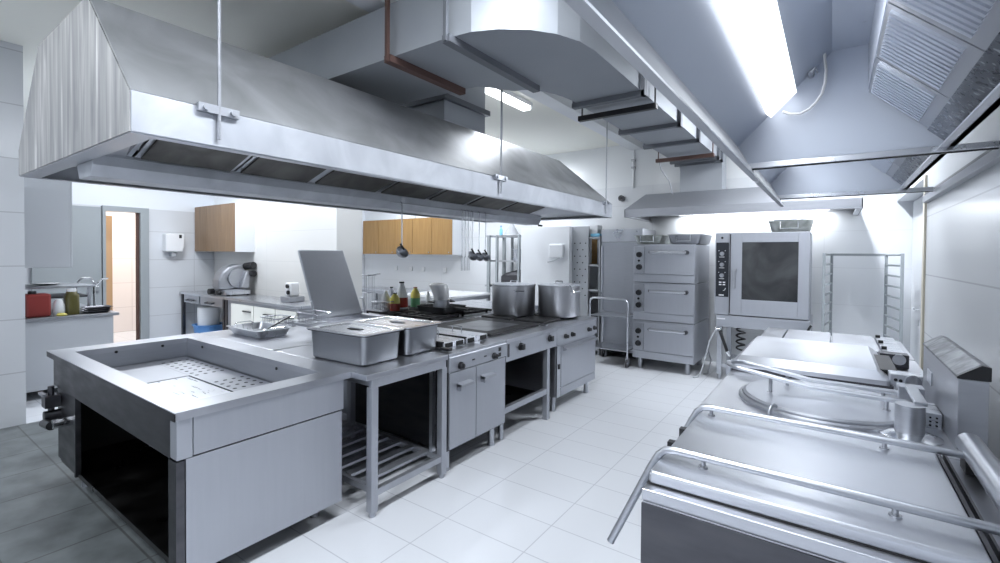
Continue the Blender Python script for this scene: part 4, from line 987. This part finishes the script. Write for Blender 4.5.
t = thing('storage_rack', 'narrow grey metal rack end seen left of the rack holding white funnel', 'rack', (-5.22, 7.25, 0))
for y in (7.0, 7.5): mk(box(-5.26, y - .02, 0, -5.20, y + .02, 1.95), 'post', 'grey_paint', t)
for z in (.3, 1.0, 1.46, 1.92): mk(box(-5.31, 6.99, z, -5.20, 7.51, z + .03), 'shelf', 'steel', t)
t = thing('funnel', 'white plastic funnel standing upside down on the rack top', 'funnel', (-4.82, 7.15, 1.95))
mk(G().lathe((-4.82, 7.15, 1.951), [(.14, 0), (.14, .02), (.035, .20), (.03, .26), (.012, .26)], 24), 'cone', 'grey_light', t, smooth=True)
mk(G().lathe((-4.82, 7.15, 1.951), [(.16, 0), (.16, .012), (.14, .014)], 24), 'rim', 'white', t)
t = thing('spray_bottle', 'small pale blue bottle beside the white funnel', 'bottle', (-5.01, 7.08, 1.95))
mk(G().lathe((-5.01, 7.08, 1.951), [(.03, 0), (.03, .10), (.012, .13), (.012, .16)], 14), 'bottle', 'lightblue', t, smooth=True)
mk(G().cyl((-5.01, 7.08, 2.105), (-5.01, 7.08, 2.13), .014), 'cap', 'blue', t)
for k in range(5):
    o = mk(G().lathe((-4.67, 7.12, 1.491 + k * .042), [(.06, 0), (.085, .035), (.085, .041), (.05, .041)], 18), 'steel_bowl', 'steel', None, smooth=True)
    tag(o, 'small steel bowl, %s of the stack on the storage rack' % ('lowest', 'second from bottom', 'middle', 'second from top', 'topmost')[k], 'bowl', 'bowls stacked on the rack')
o = mk(G().loft([[(-4.99, 7.05, 1.031), (-4.60, 7.05, 1.031), (-4.60, 7.45, 1.031), (-4.99, 7.45, 1.031)], [(-4.99, 7.05, 1.20), (-4.60, 7.05, 1.24), (-4.60, 7.45, 1.24), (-4.99, 7.45, 1.20)], [(-4.92, 7.1, 1.26), (-4.62, 7.1, 1.33), (-4.62, 7.4, 1.33), (-4.92, 7.4, 1.26)]]), 'dark_cloth_bundle', 'steel_dark', None, .02)
tag(o, 'dark grey cloth bundle on the lower rack shelf', 'cloth')

# ------------------------------------------------------------------ back left zone
def worktable(label, x0, y0, x1, y1, z, mat='steel_bright', name='prep_table'):
    t = thing(name, label, 'table', ((x0 + x1) / 2, (y0 + y1) / 2, 0))
    mk(box(x0, y0, z - .035, x1, y1, z), 'table_top', mat, t, .004)
    mk(G().box(x0 + .03, y0 + .02, z - .10, x1 - .03, y0 + .035, z - .035).box(x1 - .035, y0 + .03, z - .10, x1 - .02, y1 - .03, z - .035), 'apron', 'steel', t)
    mk(box(x0 + .03, y0 + .03, .20, x1 - .03, y1 - .03, .225), 'undershelf', 'steel', t)
    for x in (x0 + .02, x1 - .065):
        for y in (y0 + .02, y1 - .065): mk(box(x, y, 0, x + .045, y + .045, z - .035), 'leg', 'steel_mid', t)
    return t
worktable('white topped prep table seen just beyond the island behind the stock pots', -6.15, 5.72, -5.05, 6.85, .90, 'white_gloss')
worktable('long grey wall table beneath the honey coloured cabinets', -9.1, 6.95, -6.25, 7.6, .80, 'steel_bright')
# honey wall cabinets on the back wall
t = thing('wall_cabinet', 'honey coloured wall cabinet row with five doors seen under the island hood', 'wall cabinet', (-7.8, 7.45, 1.58))
mk(G().box(-9.25, 7.32, 1.58, -6.40, 7.648, 2.38), 'carcass', 'white', t)
for a, b in ((-9.24, -8.68), (-8.67, -8.12), (-8.11, -7.56), (-7.55, -6.98), (-6.97, -6.41)):
    dr = mk(box(a, 7.30, 1.585, b, 7.32, 2.375), 'door', 'wood2', t, .002)
    mk(G().cyl((b - .06, 7.30, 1.63), (b - .06, 7.275, 1.63), .014), 'knob', 'polished', dr, smooth=True)
o = mk(G().box(-8.15, 7.36, 2.381, -7.75, 7.6, 2.47), 'folded_cloth', 'clear', None, .03); tag(o, 'grey bundle lying on top of the honey coloured cabinets', 'bundle')
# oak cabinet on the partition
t = thing('wall_cabinet', 'oak fronted wall cabinet with white side above the meat slicer', 'wall cabinet', (-8.85, 3.95, 1.6))
mk(G().box(-9.58, 3.80, 1.605, -8.09, 4.119, 2.42), 'carcass', 'white', t)
for a, b in ((-9.575, -9.085), (-9.08, -8.59), (-8.585, -8.095)):
    mk(box(a, 3.78, 1.608, b, 3.80, 2.417), 'door', 'wood', t, .002)
# bench below with slicer
t = thing('cream_bench', 'cream steel bench with drawers under the meat slicer by the tiled wall', 'bench', (-8.7, 3.85, 0))
mk(box(-9.58, 3.53, .845, -7.92, 4.118, .88), 'table_top', 'steel_bright', t, .004)
for a, b in ((-9.45, -8.85), (-8.80, -8.0)):
    dr = mk(box(a, 3.555, .70, b, 4.08, .845), 'drawer', 'steel', t, .003)
    mk(G().tube([((a + b) / 2 - .12, 3.555, .76), ((a + b) / 2 - .12, 3.51, .75), ((a + b) / 2 + .12, 3.51, .75), ((a + b) / 2 + .12, 3.555, .76)], .012), 'handle', 'steel_dark', dr)
for x in (-9.55, -7.98):
    for y in (3.55, 4.05): mk(box(x, y, 0, x + .05, y + .05, .845), 'leg', 'steel_dark', t)
t = thing('long_counter', 'long pale closed counter running right from the slicer bench', 'counter', (-6.9, 3.85, 0))
mk(box(-7.90, 3.53, .845, -5.82, 4.118, .88), 'worktop', 'steel_bright', t, .004)
mk(box(-7.88, 3.56, .12, -5.84, 4.1, .845), 'body', 'steel_front', t)
for a, b in ((-7.68, -7.0), (-6.98, -6.4), (-6.38, -5.86)):
    dr = mk(box(a, 3.54, .16, b, 3.56, .80), 'door', 'cream', t, .003)
    mk(box(b - .28, 3.515, .70, b - .06, 3.54, .715), 'handle', 'steel_dark', dr)
mk(box(-7.9, 3.55, 0, -7.82, 3.56, .845), 'end_post', 'steel_dark', t)
mk(box(-7.85, 3.62, 0, -5.9, 4.05, .12), 'plinth', 'steel_dark', t)
t = thing('meat_slicer', 'grey meat slicer with curved guard on the cream bench', 'slicer', (-8.25, 3.8, .88))
mk(G().loft([G().rloop(-8.55, 3.62, -7.98, 4.02, .06, .905), G().rloop(-8.55, 3.62, -7.98, 4.02, .06, .965), G().rloop(-8.50, 3.68, -8.02, 3.98, .06, .985)]), 'base', 'steel_bright', t, smooth=True)
prof = [(3.58, 1.0), (3.58, 1.14), (3.64, 1.27), (3.74, 1.36), (3.90, 1.40), (4.02, 1.38), (4.02, 1.10), (3.96, .985), (3.64, .985)]
mk(G().prism(prof, 'X', -8.42, -8.18), 'guard', 'steel_mid', t, .03)
mk(G().cyl((-8.17, 3.88, 1.16), (-8.13, 3.88, 1.16), .16, n=32), 'blade', 'steel', t, smooth=True)
mk(G().loft([[(-8.14, 3.86, 1.0), (-8.02, 3.86, 1.0), (-8.02, 4.0, 1.0), (-8.14, 4.0, 1.0)], [(-8.14, 3.96, 1.28), (-8.05, 3.96, 1.28), (-8.05, 4.04, 1.28), (-8.14, 4.04, 1.28)]]), 'carriage', 'steel_mid', t, .02)
mk(G().cyl((-8.2, 4.02, 1.36), (-8.0, 4.06, 1.38), .06, n=16).cyl((-8.1, 4.04, 1.24), (-7.98, 4.06, 1.24), .05, n=16), 'knob', 'black', t, smooth=True)
mk(G().cyl((-8.45, 3.62, .94), (-8.45, 3.54, .94), .05, n=16).cyl((-8.2, 3.62, .93), (-8.2, 3.56, .93), .035, n=16), 'dial', 'black', t, smooth=True)
for x in (-8.5, -8.03):
    for y in (3.66, 3.98): mk(G().cyl((x, y, .881), (x, y, .906), .025), 'foot', 'rubber', t)
t = thing('grinder', 'small pale grinder head with two black knobs near the open grey lid', 'grinder', (-6.5, 3.85, .88))
mk(G().box(-6.62, 3.74, .881, -6.36, 3.98, .96), 'base', 'steel_mid', t, .015)
mk(G().box(-6.56, 3.78, .96, -6.40, 3.92, 1.16), 'head', 'white_gloss', t, .02)
mk(G().cyl((-6.47, 3.78, 1.11), (-6.47, 3.755, 1.11), .03).cyl((-6.45, 3.78, 1.02), (-6.45, 3.755, 1.02), .03), 'knob', 'black', t, smooth=True)
o = mk(G().lathe((-8.95, 3.75, .0), [(.17, 0), (.20, .02), (.23, .32), (.25, .325), (.25, .335), (.21, .335), (.18, .03), (.1, .02)], 28), 'plastic_tub', 'blue', None, smooth=True)
tag(o, 'blue plastic tub on the floor under the slicer bench', 'tub')
o = mk(G().lathe((-8.95, 3.75, .03), [(.13, 0), (.16, .02), (.17, .60), (.15, .62), (.08, .63)], 28), 'plastic_bin', 'white', None, smooth=True)
tag(o, 'white bin standing inside the blue tub', 'bin')

# alcove at the left : side counter, hanging cabinet and clutter
t = thing('side_counter', 'grey sided counter in the alcove by the near left wall', 'counter', (-7.7, 1.45, 0))
mk(G().box(-8.9, 1.02, .10, -6.90, 1.86, .842), 'body', 'grey_light', t, .004)
mk(G().box(-8.92, .985, .845, -6.88, 1.91, .88), 'worktop', 'steel_mid', t, .004)
for x in (-7.0, -8.8):
    for y in (1.09, 1.79): mk(box(x - .045, y - .045, 0, x + .045, y + .045, .10), 'leg', 'steel_mid', t, .004)
t = thing('hanging_cabinet', 'plain grey cabinet hung high above the side counter', 'wall cabinet', (-7.5, 1.25, 1.41))
mk(G().box(-8.2, .985, 1.415, -6.90, 1.48, 2.42), 'carcass', 'grey_light', t, .004)
mk(G().box(-8.19, 1.48, 1.42, -7.55, 1.50, 2.415).box(-7.54, 1.48, 1.42, -6.905, 1.50, 2.415), 'door', 'grey_light', t, .003)
t = thing('over_shelf', 'narrow steel shelf on posts above the side counter clutter', 'shelf', (-7.6, 1.45, .88))
mk(box(-7.9, 1.05, 1.17, -7.25, 1.78, 1.195), 'board', 'steel', t, .004)
mk(box(-7.86, 1.2, 1.05, -7.3, 1.74, 1.07), 'lower_board', 'steel_dark', t, .003)
for x in (-7.85, -7.30):
    for y in (1.10, 1.73): mk(box(x - .015, y - .015, .8805, x + .015, y + .015, 1.17), 'post', 'steel_bright', t)
t = thing('red_canister', 'dark red plastic canister on the side counter', 'canister', (-7.05, 1.2, .88))
mk(G().box(-7.16, 1.135, .881, -6.96, 1.335, 1.13), 'body', 'red', t, .02); mk(G().cyl((-7.06, 1.2, 1.13), (-7.06, 1.2, 1.16), .035), 'cap', 'black', t)
t = thing('olive_jug', 'olive green plastic jug with white cap on the side counter', 'jug', (-7.03, 1.52, .88))
mk(G().loft([G().rloop(-7.10, 1.455, -6.96, 1.575, .03, .881), G().rloop(-7.10, 1.455, -6.96, 1.575, .03, 1.09), G().rloop(-7.07, 1.475, -6.99, 1.555, .03, 1.14)]), 'body', 'olive', t, smooth=True)
mk(G().cyl((-7.03, 1.515, 1.14), (-7.03, 1.515, 1.17), .045), 'cap', 'white_gloss', t, smooth=True)
o = mk(G().loft([[(-7.0 + .06 * math.cos(a) * s, 1.40 + .055 * math.sin(a) * s, z) for a in [k * PI / 5 for k in range(10)]] for s, z in ((.8, .881), (1, .93), (.9, 1.0), (.5, 1.06))]), 'plastic_bag', 'clear', None, smooth=True)
tag(o, 'clear plastic bag between the red canister and olive jug', 'bag')
o = mk(G().loft([[(-6.92 + .025 * math.cos(a) * s, 1.41 + .05 * math.sin(a) * s, z) for a in [k * PI / 5 for k in range(10)]] for s, z in ((.7, .8805), (1, .895), (.6, .915))]), 'sponge', 'yellow', None, smooth=True)
tag(o, 'yellow sponge on the counter edge by the olive jug', 'sponge')
o = mk(box(-7.75, 1.12, 1.1955, -7.6, 1.22, 1.27), 'sponge', 'leaf', None, .02); tag(o, 'green sponge on the narrow shelf', 'sponge')
o = mk(G().lathe((-7.55, 1.40, 1.1955), [(.05, 0), (.12, .012), (.13, .02), (.1, .02)], 20), 'saucer', 'white_gloss', None, smooth=True); tag(o, 'white saucer on the narrow shelf', 'plate')
for k in range(3):
    o = mk(G().rpan(-7.20 + k * .03, 1.62, -6.96 + k * .02, 1.86, .03, .881 + k * .024, .903 + k * .024, .01, .008), 'oven_tray', 'steel_dark', None)
    tag(o, ['dark oven tray lying directly on the side counter', 'dark oven tray between two others on the side counter', 'topmost dark oven tray of the pile on the side counter'][k], 'tray', 'dark oven trays on the side counter')
t = thing('tap', 'chrome tap with lever above the side counter', 'tap', (-7.4, 1.75, .88))
mk(G().tube([(-7.45, 1.82, .8805), (-7.45, 1.82, 1.20), (-7.45, 1.78, 1.27), (-7.45, 1.70, 1.27), (-7.45, 1.66, 1.21)], .014, 8), 'spout', 'polished', t, smooth=True)
mk(G().tube([(-7.45, 1.82, 1.16), (-7.40, 1.88, 1.25), (-7.38, 1.94, 1.26)], .010, 8), 'lever', 'polished', t, smooth=True)

# warm light in the corridor
ld = bpy.data.lights.new('corridor_glow', 'AREA'); ld.shape = 'RECTANGLE'; ld.size = 1.0; ld.size_y = 2.0; ld.energy = 38; ld.color = (1, .97, .94)
lo = bpy.data.objects.new('corridor_glow', ld); COL.objects.link(lo); lo.location = (-10.6, 3.0, 2.66)

# ------------------------------------------------------------------ world and view
w = bpy.data.worlds.new('World'); SC.world = w; w.use_nodes = True
bg = w.node_tree.nodes['Background']; bg.inputs['Color'].default_value = (.75, .83, 1, 1); bg.inputs['Strength'].default_value = .5
SC.view_settings.view_transform = 'Standard'; SC.view_settings.look = 'None'
SC.view_settings.gamma = 1; SC.view_settings.use_curve_mapping = False
SC.view_settings.exposure = 0.40
SC.cycles.use_denoising = True
SC.cycles.max_bounces = 8; SC.cycles.glossy_bounces = 5; SC.cycles.diffuse_bounces = 5
SC.cycles.caustics_reflective = False; SC.cycles.caustics_refractive = False
SC.cycles.sample_clamp_indirect = 4
